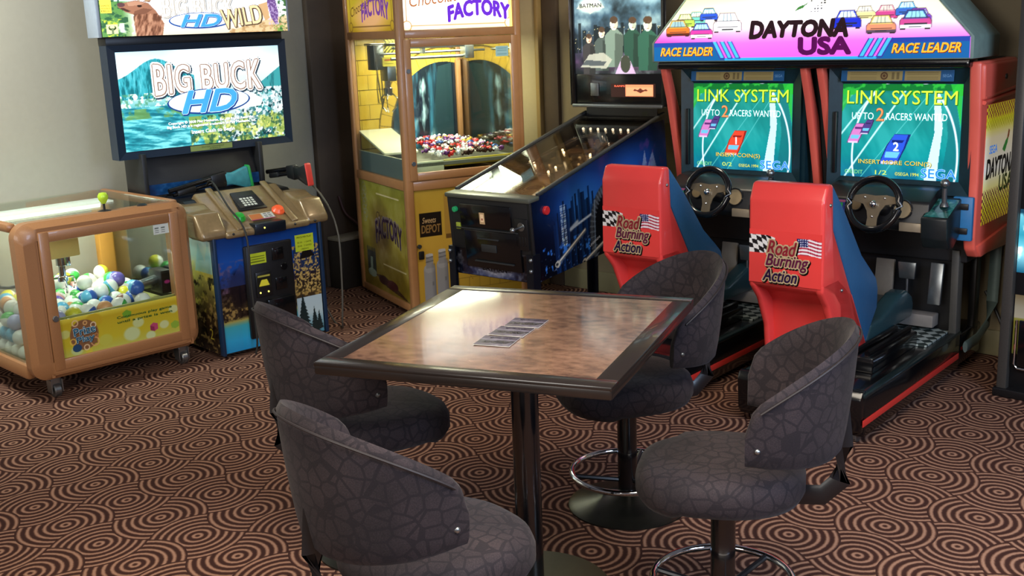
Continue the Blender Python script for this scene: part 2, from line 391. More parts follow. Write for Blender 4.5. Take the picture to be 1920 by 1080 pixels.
def fabric():
    t = NT('charcoal_patterned_fabric'); co = t.obj()
    v = t.n('ShaderNodeTexVoronoi', feature='DISTANCE_TO_EDGE'); v.inputs['Scale'].default_value = 26; t.l(co, v.inputs['Vector'])
    e = t.math('LESS_THAN', v.outputs['Distance'], .075); n = t.noise(300, 2, co); n2 = t.noise(7, 2, co)
    f = t.math('ADD', t.math('MULTIPLY', n, .5), t.math('MULTIPLY', n2, .5))
    c1 = t.ramp(f, [(.35, '#191418'), (.58, '#2b2327'), (.8, '#403433')])
    mx = t.n('ShaderNodeMix', data_type='RGBA'); t.l(t.math('MULTIPLY', e, .75), mx.inputs[0]); t.l(c1, mx.inputs[6]); mx.inputs[7].default_value = (*lin('#120d14'), 1)
    t.l(mx.outputs[2], t.b.inputs['Base Color']); t.b.inputs['Roughness'].default_value = .8; t.b.inputs['Sheen Weight'].default_value = .06
    t.b.inputs['Specular IOR Level'].default_value = .3
    t.bump(n, .25, .002); return t.m
FAB = fabric()
def make_stool():
    """local: back of the stool towards +x"""
    r = root('swivel_stool', 'x', 'stool')
    # seat cushion: rounded D
    seat = P(); n = 40; rings = []
    for z, k in ((.405, .80), (.41, .94), (.435, 1.0), (.47, 1.0), (.495, .96), (.508, .85), (.514, .6), (.516, .25)):
        ring = []
        for i in range(n):
            a = 2 * PI * i / n; c, s_ = math.cos(a), math.sin(a); e = .72 if c < 0 else .95
            x = math.copysign(abs(c) ** e, c) * (.245 if c < 0 else .225); y = math.copysign(abs(s_) ** (.8), s_) * .225
            ring.append((x * k, y * k, z - (.012 * (x * k < -.12) * k)))
        rings.append(ring)
    vs = [q for rg in rings for q in rg]; fs = []
    for t in range(len(rings) - 1):
        for i in range(n): fs.append((t * n + i, t * n + (i + 1) % n, (t + 1) * n + (i + 1) % n, (t + 1) * n + i))
    fs.append(list(range(n))[::-1]); fs.append([(len(rings) - 1) * n + i for i in range(n)])
    seat.add(vs, fs).build('seat', FAB, r, angle=80)
    # barrel backrest wrapping round the seat
    bk = P(); m = 44; sec = []; ox = .07
    for i in range(m + 1):
        th = math.radians(-92 + 184 * i / m); k = max(0., math.cos(th * 90 / 92 ))
        zt = .715 + .185 * k ** .85; zb = .575 - .03 * k; th_ = .034
        endk = min(1, (1 - abs(2 * i / m - 1)) / .06); zt = zb + .02 + (zt - zb - .02) * (.6 + .4 * math.sqrt(min(1, endk)))
        prof = []
        for q in range(14):
            a = 2 * PI * q / 14; z = (zt + zb) / 2 - math.cos(a) * (zt - zb) / 2
            h = (z - .55) / .33; w = .5 * th_ * math.copysign(abs(math.sin(a)) ** .45, math.sin(a))
            R = .235 + .035 * h + w; prof.append((ox + R * math.cos(th), R * math.sin(th), z))
        sec.append(prof)
    vs = [q for s_ in sec for q in s_]; fs = []
    for i in range(m):
        for q in range(14): fs.append((i * 14 + q, i * 14 + (q + 1) % 14, (i + 1) * 14 + (q + 1) % 14, (i + 1) * 14 + q))
    fs.append(list(range(14))); fs.append([m * 14 + q for q in range(14)][::-1])
    bo = bk.add(vs, fs).build('backrest', FAB, r, angle=60)
    pp = P(); rim = []
    for i in range(2, m - 1):
        th = math.radians(-92 + 184 * i / m); k = max(0., math.cos(th * 90 / 92)); zt = .715 + .185 * k ** .85; h = (zt - .55) / .33
        R = .235 + .035 * h + .0155; rim.append((ox + R * math.cos(th), R * math.sin(th), zt - .022))
    pp.tube(rim, .0032, 6).build('piping', mat('dark_piping', '#1a1416', .6), bo)
    st = P()
    for sg in (-1, 1): P().sph((ox + .258 * math.cos(math.radians(85 * sg)), .258 * math.sin(math.radians(85 * sg)), .625), .008, 8).build('stud', M['steel'], bo)
    P().tube([(.12, 0, .4), (.27, 0, .405), (.315, 0, .45), (.318, 0, .55), (.305, 0, .66)], .03, 8, flat=.25).build('back_bracket', M['black'], r)
    P().box(-.12, .14, -.1, .1, .385, .41, .006).build('seat_plate', M['black'], r)
    P().cyl((0, 0, .02), (0, 0, .39), .035, n=24).build('pole', M['blackgloss'], r)
    fr = P().tube([(.2 * math.cos(2 * PI * i / 40), .2 * math.sin(2 * PI * i / 40), .13) for i in range(40)], .011, 10, closed=True).build('foot_ring', M['chrome'], r)
    for k in range(3):
        a = 2 * PI * k / 3 + .9; P().tube([(.03 * math.cos(a), .03 * math.sin(a), .10), (.195 * math.cos(a), .195 * math.sin(a), .13)], .009, 8).build('spoke', M['black'], fr)
    P().lathe([(0, .06), (.045, .055), (.10, .035), (.2, .012), (.215, .006), (.215, 0), (0, 0)], (0, 0, 0), 48).build('base_disc', mat('dark_cone_base', '#2b2b26', .3, .6, var=.25), r)
    return r
st0 = make_stool()
spots = [(.575, 2.915, -13, 'dark fabric swivel stool at the right of the table, nearest the camera'),
         (.39, 3.73, 17, 'dark fabric swivel stool tucked under the far right edge of the table'),
         (-.222, 2.52, 217, 'dark fabric swivel stool nearest the camera at the left of the table'),
         (-.478, 3.48, 212, 'dark fabric swivel stool at the left of the table in front of the hunting game')]
for k, (x, y, a, lb) in enumerate(spots):
    if k == 0: st0.location = (x, y, 0); st0.rotation_euler = (0, 0, math.radians(a)); st0['label'] = lb; st0['group'] = 'swivel stools round the table'
    else: dup(st0, (x, y, 0), math.radians(a), lb)
# ---------------------------------------------------------------- twin racing game
dy = root('twin_racing_game', 'large twin-seat racing arcade game with red bucket seats and lit pink marquee', 'arcade game', (1.39, 4.19, 0), -40.3)
redstripe = mat('red_stripe', '#c8322a', .4, var=.03)
greymetal = mat('grey_green_metal', '#5f706c', .4, .3, scale=60)
tread = None
def tread_mat():
    t = NT('worn_tread_plate'); co = t.obj(); mp = t.n('ShaderNodeMapping'); t.l(co, mp.inputs[0]); mp.inputs['Rotation'].default_value = (0, 0, .78)
    c = t.n('ShaderNodeTexChecker'); t.l(mp.outputs[0], c.inputs[0]); c.inputs['Scale'].default_value = 24
    n = t.noise(50, 2, co); col = t.ramp(t.math('MULTIPLY', c.outputs['Fac'], t.math('ADD', n, .35)), [(.1, '#2e3a38'), (.7, '#aeb8b2')])
    t.l(col, t.b.inputs['Base Color']); t.b.inputs['Metallic'].default_value = .4; t.b.inputs['Roughness'].default_value = .45; t.bump(c.outputs['Fac'], .3, .003); return t.m
tread = tread_mat()
def car_front(A, x, y, w, body, roof, glassc='#bfe6ea', low=None, bump='#2a2a30'):
    h = w * .62; q = lambda *p: [(x + a * w, y + b * h) for a, b in p]
    A.poly(q((.0, .1), (1, .1), (1, .45), (.93, .6), (.07, .6), (0, .45)), body)
    A.poly(q((.1, .55), (.9, .55), (.76, .98), (.24, .98)), roof)
    A.poly(q((.16, .58), (.84, .58), (.72, .92), (.28, .92)), glassc)
    for a in (.36, .5, .64): A.line(x + a * w, y + .58 * h, x + (.5 + (a - .5) * .8) * w, y + .92 * h, w * .012, '#3a4a6a', .7)
    A.poly(q((.0, .08), (1, .08), (1, .25), (0, .25)), low or body)
    A.rect(x + .14 * w, y + .27 * h, x + .86 * w, y + .33 * h, bump); A.rect(x + .3 * w, y + .14 * h, x + .7 * w, y + .19 * h, bump)
    A.rect(x + .03 * w, y, x + .2 * w, y + .1 * h, '#2b2424'); A.rect(x + .8 * w, y, x + .97 * w, y + .1 * h, '#2b2424')
    for a, b, c, d in ((0, .1, 0, .45), (1, .1, 1, .45), (.1, .55, .24, .98), (.9, .55, .76, .98), (.24, .98, .76, .98), (.07, .6, .93, .6), (0, .45, .07, .6), (1, .45, .93, .6)):
        A.line(x + a * w, y + b * h, x + c * w, y + d * h, w * .012, '#43303c', .8)
# --- marquee box (trapezoid front)
mu0, mu1, mz0, mz1, mzk, mv = -1.545, .07, 1.492, 1.80, 1.588, .86
cut = mz1 - mzk
side = mat('grey_green_side_panel', '#7d9489', .5, var=.25, scale=18)
P().prism([(mu0, mz0), (mu1, mz0), (mu1, mzk), (mu1 - cut * .92, mz1), (mu0 + cut * .92, mz1), (mu0, mzk)], 'y', mv, 1.21, .006).build('marquee_box', side, dy)
A = Art(mu1 - mu0 - .03, mz1 - mz0 - .012, .0035); w, h = A.w, A.h; ky = .096 - .006
A.grad([(0, '#e85ae0'), (.28, '#ee70e6'), (.42, '#f6a8e6'), (.55, '#fbe6ee'), (.8, '#fdfbe8'), (1, '#f6f4b8')])
A.mix(np.clip(.35 - A.X / w, 0, 1) * 1.6 * np.clip((A.Y / h - .45) * 4, 0, 1), '#e9ea7e'); A.mix(np.clip(A.X / w - .72, 0, 1) * 1.5 * np.clip((A.Y / h - .45) * 4, 0, 1), '#eee98a')
A.mix(np.clip(.3 - A.X / w, 0, 1) * 2.5 * np.clip((.55 - A.Y / h) * 4, 0, 1), '#d8309a')
A.ell(w * .5, h * .75, w * .22, h * .35, '#ffffff', .9, .8)
A.rect(0, 0, w, .012, '#2aa3e6')
for sgn, x0 in ((1, 0), (-1, w)):
    e = lambda q: x0 + sgn * q
    A.poly([(e(0), 0), (e(.41), 0), (e(.355), ky), (e(0), ky)], '#0f5a96'); A.poly([(e(0), ky - .02), (e(.36), ky - .02), (e(.355), ky), (e(0), ky)], '#1f3f98')
    for k in range(3):
        d = .385 + k * .042; A.poly([(e(d), .01), (e(d + .024), .01), (e(d - .022), ky), (e(d - .046), ky)], '#45b6f2')
        A.line(e(d), .01, e(d - .046), ky, .0025, '#3a1f86'); A.line(e(d + .024), .01, e(d - .022), ky, .0025, '#3a1f86'); A.line(e(d), .01, e(d + .024), .01, .0025, '#3a1f86')
    A.text('RACE LEADER', e(.19), .045, .040, '#f2b23a', .30, bold=.03, shear=.28, outline=[('#7a2a10', .06, (.002, -.002))])
cz = ky + .012
for x, y, cw, bd, rf, gl, lo in ((.20, cz + .075, .10, '#6ac0b4', '#5aa', '#d8eecc', None), (.27, cz + .09, .10, '#2a52c0', '#48a', '#cfe', None), (.13, cz + .06, .11, '#a8c850', '#8a4', '#e8f0b0', None),
    (.075, cz + .016, .135, '#d8702c', '#cfae48', '#8fb4b8', '#5a2418'), (.215, cz + .004, .125, '#c83c9a', '#2440a8', '#a8e4ec', '#f6f4f6'), (.345, cz + .03, .155, '#f4f4fa', '#f8f8ff', '#dff4f4', '#fbfbff')):
    car_front(A, x, y, cw, bd, rf, gl, lo)
for x, y, cw, bd, rf, gl, lo in ((.52, .10, .1, '#f2e49a', '#f8f0c0', '#fff8dc', None), (.42, .1, .1, '#d04a8a', '#e8a', '#fdc', None), (.33, .11, .1, '#3a6ac0', '#4ad', '#cef', None), (.28, .075, .11, '#7c4ac0', '#84b', '#bde', None),
    (.62, .062, .135, '#2030c8', '#2a40d8', '#e2f0f8', None), (.46, .035, .135, '#e8906a', '#f0d070', '#e8f0c0', '#5c4a58'), (.31, .05, .14, '#cc4a8e', '#2a4a9a', '#9adce8', '#efeef4')):
    car_front(A, w - x, cz + y - .03, cw, bd, rf, gl, lo)
A.text('SEGA', .60, .245, .028, '#dfe6f4', .12, bold=.02, shear=.1)
A.poly([(w * .49, .222), (w * .515, .235), (w * .535, .262), (w * .52, .25), (w * .50, .24)], '#3c7a34'); A.rect(w * .485, .282, w * .515, h, '#3fae3a'); A.rect(w * .515, .275, w * .56, h, '#f0b4ae')
for k in range(14): A.rect(w * .54 + (k % 5) * .016, .215 + (k * 7 % 6) * .012, w * .54 + (k % 5) * .016 + .008, .221 + (k * 7 % 6) * .012, '#38343c')
A.text('DAYTONA', w * .499, .142, .068, '#2c1a1e', .49, bold=.085, shear=.16, grow=.16)
A.text('USA', w * .585, .062, .072, '#571050', .25, bold=.085)
# clip the picture to the trapezoid by leaving the box corners dark
dcut = lambda x, y: np.clip(((y - (mzk - mz0 - .006)) * .92 - x) / .004 + 1, 0, 1)
A.mix(dcut(A.X, A.Y), '#3d4a42'); A.mix(dcut(w - A.X, A.Y), '#3d4a42')
def trap(o):
    bm = bmesh.new(); bm.from_mesh(o.data)
    kill = [v for v in bm.verts if (v.co.z - mzk) * .92 > (v.co.x - mu0 - .008) or (v.co.z - mzk) * .92 > (mu1 - .008 - v.co.x)]
    bmesh.ops.delete(bm, geom=kill, context='VERTS'); bm.to_mesh(o.data); bm.free()
trap(A.build('marquee_sign', M['sign'], dy, (mu0 + .015, mv - .0015, mz0 + .006), (1, 0, 0), (0, 0, 1)))
P().box(-1.52, .05, .875, .99, 1.455, 1.492, .008).tube([(-1.51, .872, 1.472), (.04, .872, 1.472)], .007, 8).build('visor_strip', M['blackgloss'], dy)
# --- monitor housing, shared
p = P(); p.box(-1.46, .03, 1.06, 1.46, .56, 1.48, .01); p.build('monitor_housing', M['blackwood'], dy)
# --- red fins and the wide right side panel
fin = [(.915, 1.478), (.96, 1.478), (1.04, 1.2), (1.06, .80), (1.02, .80), (1.005, .95), (.985, 1.1), (.955, 1.30), (.925, 1.42)]
for u0, u1 in ((-1.535, -1.497), (-.755, -.718), (-.672, -.635)):
    P().prism(fin, 'x', u0, u1, .008).build('side_fin', M['coral'], dy, tf=lambda v: (v[0] + (1.478 - v[2]) * .07, v[1], v[2]))
sp = [(.918, 1.478), (1.42, 1.478), (1.46, 1.45), (1.475, 1.3), (1.475, .64), (1.44, .585), (1.02, .60), (.975, .64), (.955, .70), (.962, .95), (.95, 1.2)]
sidep = P().prism(sp, 'x', .035, .088, .012, seg=3)
sidep.prism([(.93, 1.468), (1.41, 1.468), (1.455, 1.43), (1.462, 1.335), (.945, 1.31)], 'x', .06, .102, .012, seg=3)
for z in (1.335, 1.312): sidep.tube([(.094, .96, z - .012), (.096, 1.46, z + .012)], .010, 8)
sidep.prism([(.98, .66), (1.46, .70), (1.46, .62), (1.03, .60)], 'x', .06, .1, .01)
sidep.build('side_panel', M['coral'], dy)
P().cyl((.1, 1.22, 1.40), (.107, 1.22, 1.40), .012).build('panel_screw', M['darkgrey'], dy)
A = Art(.42, .54, .0035); A.grad([(0, '#c8b020'), (.12, '#d6d020'), (.3, '#f2ea9a'), (.45, '#f8f6f0'), (.72, '#f6e8c0'), (.86, '#e2dc30'), (1, '#d8d020')])
ch = (np.floor(A.X / .017) + np.floor(A.Y / .015)) % 2
A.mix(ch * np.clip((.16 - A.Y) / .02, 0, 1) * .85, '#5a1a30'); A.mix(ch * np.clip((A.Y - .47) / .02, 0, 1) * .9, '#8a2a3c'); A.mix(ch * np.clip((A.Y - .42) / .02, 0, 1) * np.clip((.475 - A.Y) / .01, 0, 1) * .6, '#a8a018')
A.text('SEGA', .12, .335, .036, '#3f8fd8', .11, bold=.03); A.poly([(.25, .32), (.29, .355), (.34, .385), (.325, .345), (.29, .305)], '#2f8a3c'); A.poly([(.31, .36), (.33, .41), (.35, .40), (.34, .37)], '#8a4a2c')
A.text('DAYTONA', .235, .25, .085, '#17181a', .40, bold=.05, shear=.15); A.text('USA', .325, .165, .07, '#2e3a1c', .19, bold=.05)
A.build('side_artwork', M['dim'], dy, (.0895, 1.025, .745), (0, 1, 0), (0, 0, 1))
# --- link bracket, posts, curved tube, cable side
P().box(-.005, .083, .925, .95, .69, .888, .006).build('side_bracket', mat('blue_bracket', '#2d74a8', .4), dy)
for z in (.735, .845): P().box(.012, .066, .918, .926, z - .014, z + .014, .003).build('bracket_slot', M['black'], dy)
P().prism([(1.05, .15), (1.115, .15), (1.105, .62), (1.04, .62)], 'x', -.035, .0, .004).build('support_post', mat('post_grey', '#45423c', .5, var=.15), dy)
P().prism([(1.30, .15), (1.37, .15), (1.37, .62), (1.30, .62)], 'x', -.03, .0, .004).build('support_post', M['black'], dy)
P().tube([(.03, 1.10, .15), (.035, 1.25, .155), (.04, 1.38, .20), (.04, 1.44, .30), (.04, 1.45, .45), (.04, 1.45, .62)], .028, 10, flat=.4).build('curved_rail', greymetal, dy)
P().box(-.03, .0, 1.13, 1.3, .115, .14, .004).build('floor_stripe', redstripe, dy)
# --- screens
def screen_art(kind):
    A = Art(.555, .435, .0025); w, h = A.w, A.h
    A.grad([(0, '#0b5f80'), (.25, '#0f8a8c'), (.6, '#17837e'), (.9, '#1a8a78'), (1, '#0b4a38')])
    n = fbm(A.X * 10 + A.Y * 5, A.Y * 3 - A.X * 2, 4); A.mix(np.clip((n - .5) * 2.5, 0, .5), '#39b0ac'); A.mix(np.clip((.5 - n) * 2.5, 0, .45), '#0a5a5e')
    for q, x0, x1, t, c in ((0, .02, .30, .004, '#d8f2f0'), (0, -.16, .16, .004, '#bfe8e6'), (0, -.3, .06, .005, '#9adad8'), (0, .1, .42, .002, '#4fb8b4'), (0, .2, .47, .002, '#4fb8b4')):
        A.line(x0, 0, x1, h * .93, t, c, .85)
    A.poly([(.40, 0), (.455, 0), (.475, h * .55), (.455, h * .93), (.43, h * .93), (.44, h * .5)], '#dcefff', .85)
    A.poly([(.475, 0), (w, 0), (w, h * .5), (.52, h * .93), (.48, h * .93), (.50, h * .45)], '#14656a', .7); A.ring(.30, .1, .245, .004, '#e4f6ff', .36)
    A.rect(0, h * .93, w, h, '#0d6a2a'); A.blotch(30, .5, '#2aa838', 3, .1, A.Y > h * .88); A.poly([(w, h * .55), (w, h), (.5, h), (.53, h * .8)], '#28b436', .8); A.poly([(0, h * .9), (0, h * .7), (.05, h * .9), (.12, h)], '#2aa83a', .8)
    def car(x, y, sx, body, dark, num=None):
        r = lambda pts: [(x + a * sx + b * sx * .36, y + b * sx * .95) for a, b in pts]
        A.poly(r([(-.5, -.75), (.42, -.75), (.5, .1), (.5, .8), (-.3, .8), (-.48, .2)]), dark); A.poly(r([(-.46, -.7), (.36, -.7), (.42, .1), (.36, .78), (-.3, .78), (-.42, .2)]), body)
        A.poly(r([(-.38, -.12), (.32, -.12), (.28, -.42), (-.34, -.42)]), '#66b8d8'); A.poly(r([(-.3, .5), (.3, .5), (.25, .36), (-.28, .36)]), dark); A.rect(x - .45 * sx - .22 * sx, y - .72 * sx, x + .1 * sx, y - .6 * sx, '#e8e0f0', .8)
        if num: A.text(num, x + .07 * sx, y + .15 * sx, sx * .4, '#e8f0ff', bold=.03)
    car(.075, .205, .062, '#c878b8', '#5a2a6a'); car(.125, .235, .045, '#4a3a7a', '#30244c')
    if kind == 0: car(.245, .135, .085, '#d8442c', '#8a1c18', '1')
    else: car(.26, .135, .095, '#2a52c8', '#14246c', '2')
    A.text('LINK SYSTEM', w * .5, h * .86, .062, '#c8e83c', w * .92, bold=-.004, outline=[('#226622', .02, (.003, -.003))])
    A.text('UP TO', w * .185, h * .66, .032, '#dff6f4', w * .19, bold=-.004); A.text('2', w * .335, h * .68, .058, '#e8945a', outline=[('#8a3a1c', .03, (.001, -.001))], bold=0); A.text('RACERS WANTED', w * .64, h * .66, .032, '#e4fbfa', w * .5, bold=-.004)
    A.text('INSERT COIN(S)' if kind == 0 else 'INSERT MORE COIN(S)', w * .47, h * .165, .026, '#e0c24a', w * (.45 if kind == 0 else .62), bold=0, outline=[('#3a4a1c', .02, (.0015, -.0015))])
    A.text('CREDIT', w * .12, h * .055, .018, '#7ad07a', w * .16); A.text('0/2' if kind == 0 else '1/2', w * .36, h * .06, .02, '#c8e05a', w * .1); A.text('\u00a9SEGA 1994', w * .58, h * .055, .016, '#d8d83c', w * .2)
    A.text('SEGA', w * .84, h * .075, .042, '#2f7ee8', w * .28, bold=.012, outline=[('#bfe4ff', .035, (0, 0))])
    return A
def frame_ring(p, x0, x1, z0, z1, y0, ix0, ix1, iz0, iz1, y1):
    a = [(x0, y0, z0), (x1, y0, z0), (x1, y0, z1), (x0, y0, z1)]; b = [(ix0, y1, iz0), (ix1, y1, iz0), (ix1, y1, iz1), (ix0, y1, iz1)]
    p.add(a + b, [(i, (i + 1) % 4, 4 + (i + 1) % 4, 4 + i) for i in range(4)])
teal = mat('dark_teal_bezel', '#16323a', .35, var=.3)
instr = None
for ui, U in enumerate((-.81, 0)):
    uc = -.283 + U
    p = P(); frame_ring(p, uc - .335, uc + .335, .885, 1.455, .955, uc - .278, uc + .278, .945, 1.378, .987); p.box(uc - .345, uc + .345, .992, 1.06, .80, 1.46)
    bz = p.build('screen_bezel', teal, dy, smooth=False)
    bend = lambda x, y: -.004 * (((x - .2775) / .2775) ** 2 + ((y - .2175) / .2175) ** 2)
    screen_art(ui).build('screen', M['screen'], bz, (uc - .2775, .978, .944), (1, 0, 0), (0, 0, 1), bend=bend)
    A = Art(.52, .05, .0025, '#1f5c8c'); A.rect(.03, .004, .29, .046, '#a8935a'); A.rect(.30, .004, .46, .046, '#a8935a')
    for k in range(5): A.rect(.045, .01 + k * .007, .17, .0115 + k * .007, '#6e5a34', .6); A.rect(.31, .01 + k * .007, .45, .0115 + k * .007, '#6e5a34', .6)
    A.ring(.205, .025, .014, .003, '#54301c'); A.ring(.205, .025, .004, .003, '#54301c'); A.rect(.24, .01, .252, .04, '#7a6840'); A.rect(.262, .01, .274, .04, '#7a6840'); A.text('SEGA', .49, .025, .012, '#7fb0d8')
    A.build('instruction_strip', M['art'], dy, (uc - .275, .952, 1.392), (1, 0, 0), (0, .12, 1))
    P().box(uc - .31, uc - .292, .955, .975, .96, 1.25, .003).build('vent_slot', M['black'], bz)
# --- per seat unit
def rb_art():
    A = Art(.315, .22, .002, '#e64440'); A.C[:] = srgb('#e64440')
    def flag(x, y, s, kind):
        pts = [(x + a * s, y + b * s + math.sin(a * 5) * .05 * s) for a, b in ((0, 0), (.35, -.05), (.7, .02), (1, 0), (1, .62), (.7, .66), (.35, .6), (0, .64))]
        inside = Art(A.w, A.h, .002); c = np.zeros(A.X.shape, bool); n = len(pts)
        for i in range(n):
            (x1, y1), (x2, y2) = pts[i], pts[(i + 1) % n]
            if y1 == y2: continue
            c ^= ((y1 > A.Y) != (y2 > A.Y)) & (A.X < (x2 - x1) * (A.Y - y1) / (y2 - y1) + x1)
        wob = A.Y - np.sin((A.X - x) / s * 5) * .05 * s
        if kind == 0:
            k = (np.floor((A.X - x + (wob - y) * .25) / (s * .2)) + np.floor((wob - y + (A.X - x) * .3) / (s * .16))) % 2; A.mix(c * 1., '#e6e2de'); A.mix(c * k, '#1c1a1c')
        else:
            A.mix(c * 1., '#f0e6ea'); A.mix(c * (np.floor((wob - y) / (s * .068)) % 2), '#b02a44')
            can = c & (A.X < x + s * .45) & (wob > y + s * .28); A.mix(can * 1., '#20245a'); A.mix(can * ((np.floor((A.X - x) / (s * .045)) + np.floor((wob - y) / (s * .045))) % 2) * ((np.floor((A.X - x) / (s * .045))) % 2) * .9, '#d8d8f0')
    flag(.0, .125, .115, 0); flag(.21, .13, .104, 1)
    for k, (tx, x, y, hh, ww) in enumerate((('Road', .145, .150, .058, .128), ('Burning', .168, .092, .064, .185), ('Action', .138, .036, .050, .15))):
        A.text(tx, x, y, hh, ('#c43a4a', '#8a2a5a', '#3a1f58')[k], ww, bold=.02, shear=.3, outline=[('#15110f', .15, (.004, -.004)), ('#e2c79a', .11, (0, 0))])
    return A
def unit(U, sdu, sdv, wu):
    # floor base
    p = P(); p.box(-.56 + U, U, .0, 1.12, .035, .215, .012); p.box(-.585 + U, -.555 + U, .05, 1.1, .05, .20, .008)
    p.prism([(-.02, .06), (.02, .05), (.02, .235), (-.01, .235), (-.03, .20)], 'x', -.555 + U, -.005 + U, .008)
    p.box(-.56 + U, .0 + U, 1.10, 1.42, .05, .20, .01)
    b = p.build('base', M['blackgloss'], dy)
    p = P(); p.box(-.03 + U, .004 + U, -.01, 1.12, .205, .222, .004); p.box(-.56 + U, -.53 + U, -.01, 1.12, .205, .222, .004); p.build('edge_rail', mat('black_edge_rail', '#1d2a2c', .25, .3), b)
    P().box(U, .0035 + U, -.02, 1.10, .088, .116, .001).build('stripe', redstripe, b)
    P().box(-.47 + U, -.04 + U, .78, 1.09, .215, .224, .002).build('tread_plate', tread, b)
    for x, y in ((-.05, .03), (-.5, .03)):
        P().cyl((x + U - .012, y + .01, .028), (x + U + .012, y + .01, .028), .028).box(x + U - .02, x + U + .02, y - .01, y + .03, .03, .065, .003).build('caster', M['steel'], b)
    # slide rails under the seat
    p = P(); p.box(-.50 + U + sdu, -.085 + U + sdu, .28, .79, .215, .285, .008); p.tube([(-.12 + U + sdu, .30, .295), (-.12 + U + sdu, .78, .295)], .013, 8); p.tube([(-.17 + U + sdu, .30, .30), (-.17 + U + sdu, .74, .30)], .013, 8); p.build('seat_slide', M['blackgloss'], dy)
    # bucket seat
    u0, u1 = -.497 + U + sdu, -.170 + U + sdu; V = sdv
    sh = P(); pr = [(-.052, .985), (-.022, 1.05), (.03, 1.052), (.045, .865), (.21, .615), (.42, .30), (.36, .262), (.14, .27), (.13, .40), (.115, .53), (.06, .585), (-.045, .625), (-.052, .66)]
    sh.prism([(a + V, z) for a, z in pr], 'x', u0, u1, .014, seg=3)
    for a0, a1 in ((u0, u0 + .03), (u1 - .035, u1)): sh.prism([(a + V, z) for a, z in [(-.05, .66), (-.045, .62), (.02, .55), (.085, .42), (.10, .29), (.36, .264), (.42, .30), (.25, .56), (.10, .66)]], 'x', a0, a1, .012, seg=3)
    shell = sh.build('seat_shell', M['red'], dy, angle=30)
    cs = [(.032, 1.05), (.168, .913), (.346, .709), (.46, .62), (.515, .575), (.535, .525), (.533, .44), (.46, .36), (.415, .302), (.21, .618), (.047, .866)]
    w = P()
    for a0, a1 in ((u0 + .012, u0 + .075), (u1 - .075, u1 - .004)): w.prism([(a + V, z) for a, z in cs], 'x', a0, a1, .012, seg=2)
    w.prism([(.03 + V, 1.045), (.10 + V, 1.0), (.30 + V, .66), (.40 + V, .40), (.36 + V, .36), (.12 + V, .72)], 'x', u0 + .07, u1 - .07, .01)
    w.build('seat_cushion', M['bluevinyl'], shell)
    w = P(); cu = [(.42, .30), (.96, .30), (.975, .36), (.955, .405), (.89, .445), (.82, .44), (.60, .375), (.46, .38)]
    for a0, a1 in ((u0 + .01, u0 + .09), (u1 - .09, u1 - .004)): w.prism([(a + V, z) for a, z in cu], 'x', a0, a1, .018, seg=3)
    w.prism([(.40 + V, .30), (.94 + V, .30), (.93 + V, .40), (.60 + V, .36), (.42 + V, .37)], 'x', u0 + .08, u1 - .08, .012)
    w.build('seat_bolster', mat('dark_teal_vinyl', '#223b41', .35, var=.15, coat=.2), shell)
    rb_art().build('back_sticker', M['artgloss'], shell, (u0 + .006, -.0532 + V, .640), (1, 0, 0), (0, 0, 1))
    sc = P()
    for a, z in ((0.0, .97), (.13, .60), (.32, .36)): sc.sph((u1 + .001, a + V, z), .0075, 10)
    sc.build('shell_screws', M['steel'], shell)
    # pedals and footrest
    p = P(); p.prism([(1.00, .28), (1.02, .28), (1.06, .545), (1.04, .55)], 'x', -.39 + wu, -.30 + wu, .004).build('footrest', mat('footrest_grey', '#6f665a', .5), dy)
    p = P(); p.prism([(-.262 + wu, .47), (-.19 + wu, .47), (-.183 + wu, .55), (-.27 + wu, .55)], 'y', 1.0, 1.015, .004); p.cyl((-.225 + wu, 1.01, .40), (-.225 + wu, 1.01, .475), .006); p.build('brake_pedal', M['steel'], dy)
    P().prism([(1.0, .36), (1.018, .36), (1.05, .55), (1.032, .555)], 'x', -.125 + wu, -.065 + wu, .004).build('accelerator_pedal', M['steel'], dy)
    P().box(-.54 + wu, -.03 + wu, 1.12, 1.15, .2, .85).build('kick_panel', M['blackwood'], dy)
    P().box(-.37 + wu, -.10 + wu, 1.02, 1.10, .24, .30, .006).build('pedal_box', mat('pedal_plate', '#77706a', .5), dy)
    # dashboard
    uc = -.283 + wu
    p = P(); p.prism([(.80, .735), (.775, .76), (.80, .87), (.90, .915), (.99, .925), (.99, .72)], 'x', uc - .29, uc + .22, .012)
    d = p.build('dashboard', M['black'], dy)
    p = P(); n = Vector((0, -.97, .22)).normalized()
    face = lambda u, z: Vector((u, .776 + (z - .76) * .227, z)) + n * .002
    for du, z, r in ((-.04, .85, .034), (.03, .858, .030), (.105, .835, .042), (-.115, .845, .03)):
        q = face(uc + du, z); p.cyl(q, q + n * .006, r, n=24)
    p.build('gauges', mat('tan_gauge_faces', '#a28c68', .4), d)
    p = P()
    for du, z, r in ((-.04, .85, .034), (.03, .858, .030), (.105, .835, .042), (-.115, .845, .03)):
        q = face(uc + du, z); t1 = Vector((1, 0, 0)); t2 = n.cross(t1); p.tube([q + n * .007 + (t1 * math.cos(a) + t2 * math.sin(a)) * r for a in [2 * PI * k / 24 for k in range(24)]], .004, 6, closed=True)
    p.build('gauge_rims', M['black'], d)
    A = Art(.1, .062, .003, '#2a3a8a'); A.rect(.0, .05, .1, .062, '#b05a78'); A.rect(.02, .008, .085, .046, '#2fb64a')
    for k in range(5): A.rect(.026, .012 + k * .007, .08, .0145 + k * .007, '#1d7a34', .6)
    q = face(uc - .265, .80); A.build('sticker', M['art'], d, q, (1, 0, 0), (0, .227, .97))
    P().box(uc + .10, uc + .205, .762, .775, .742, .782, .003).build('coin_plate', mat('tan_plate', '#9c8c74', .4, .3), d)
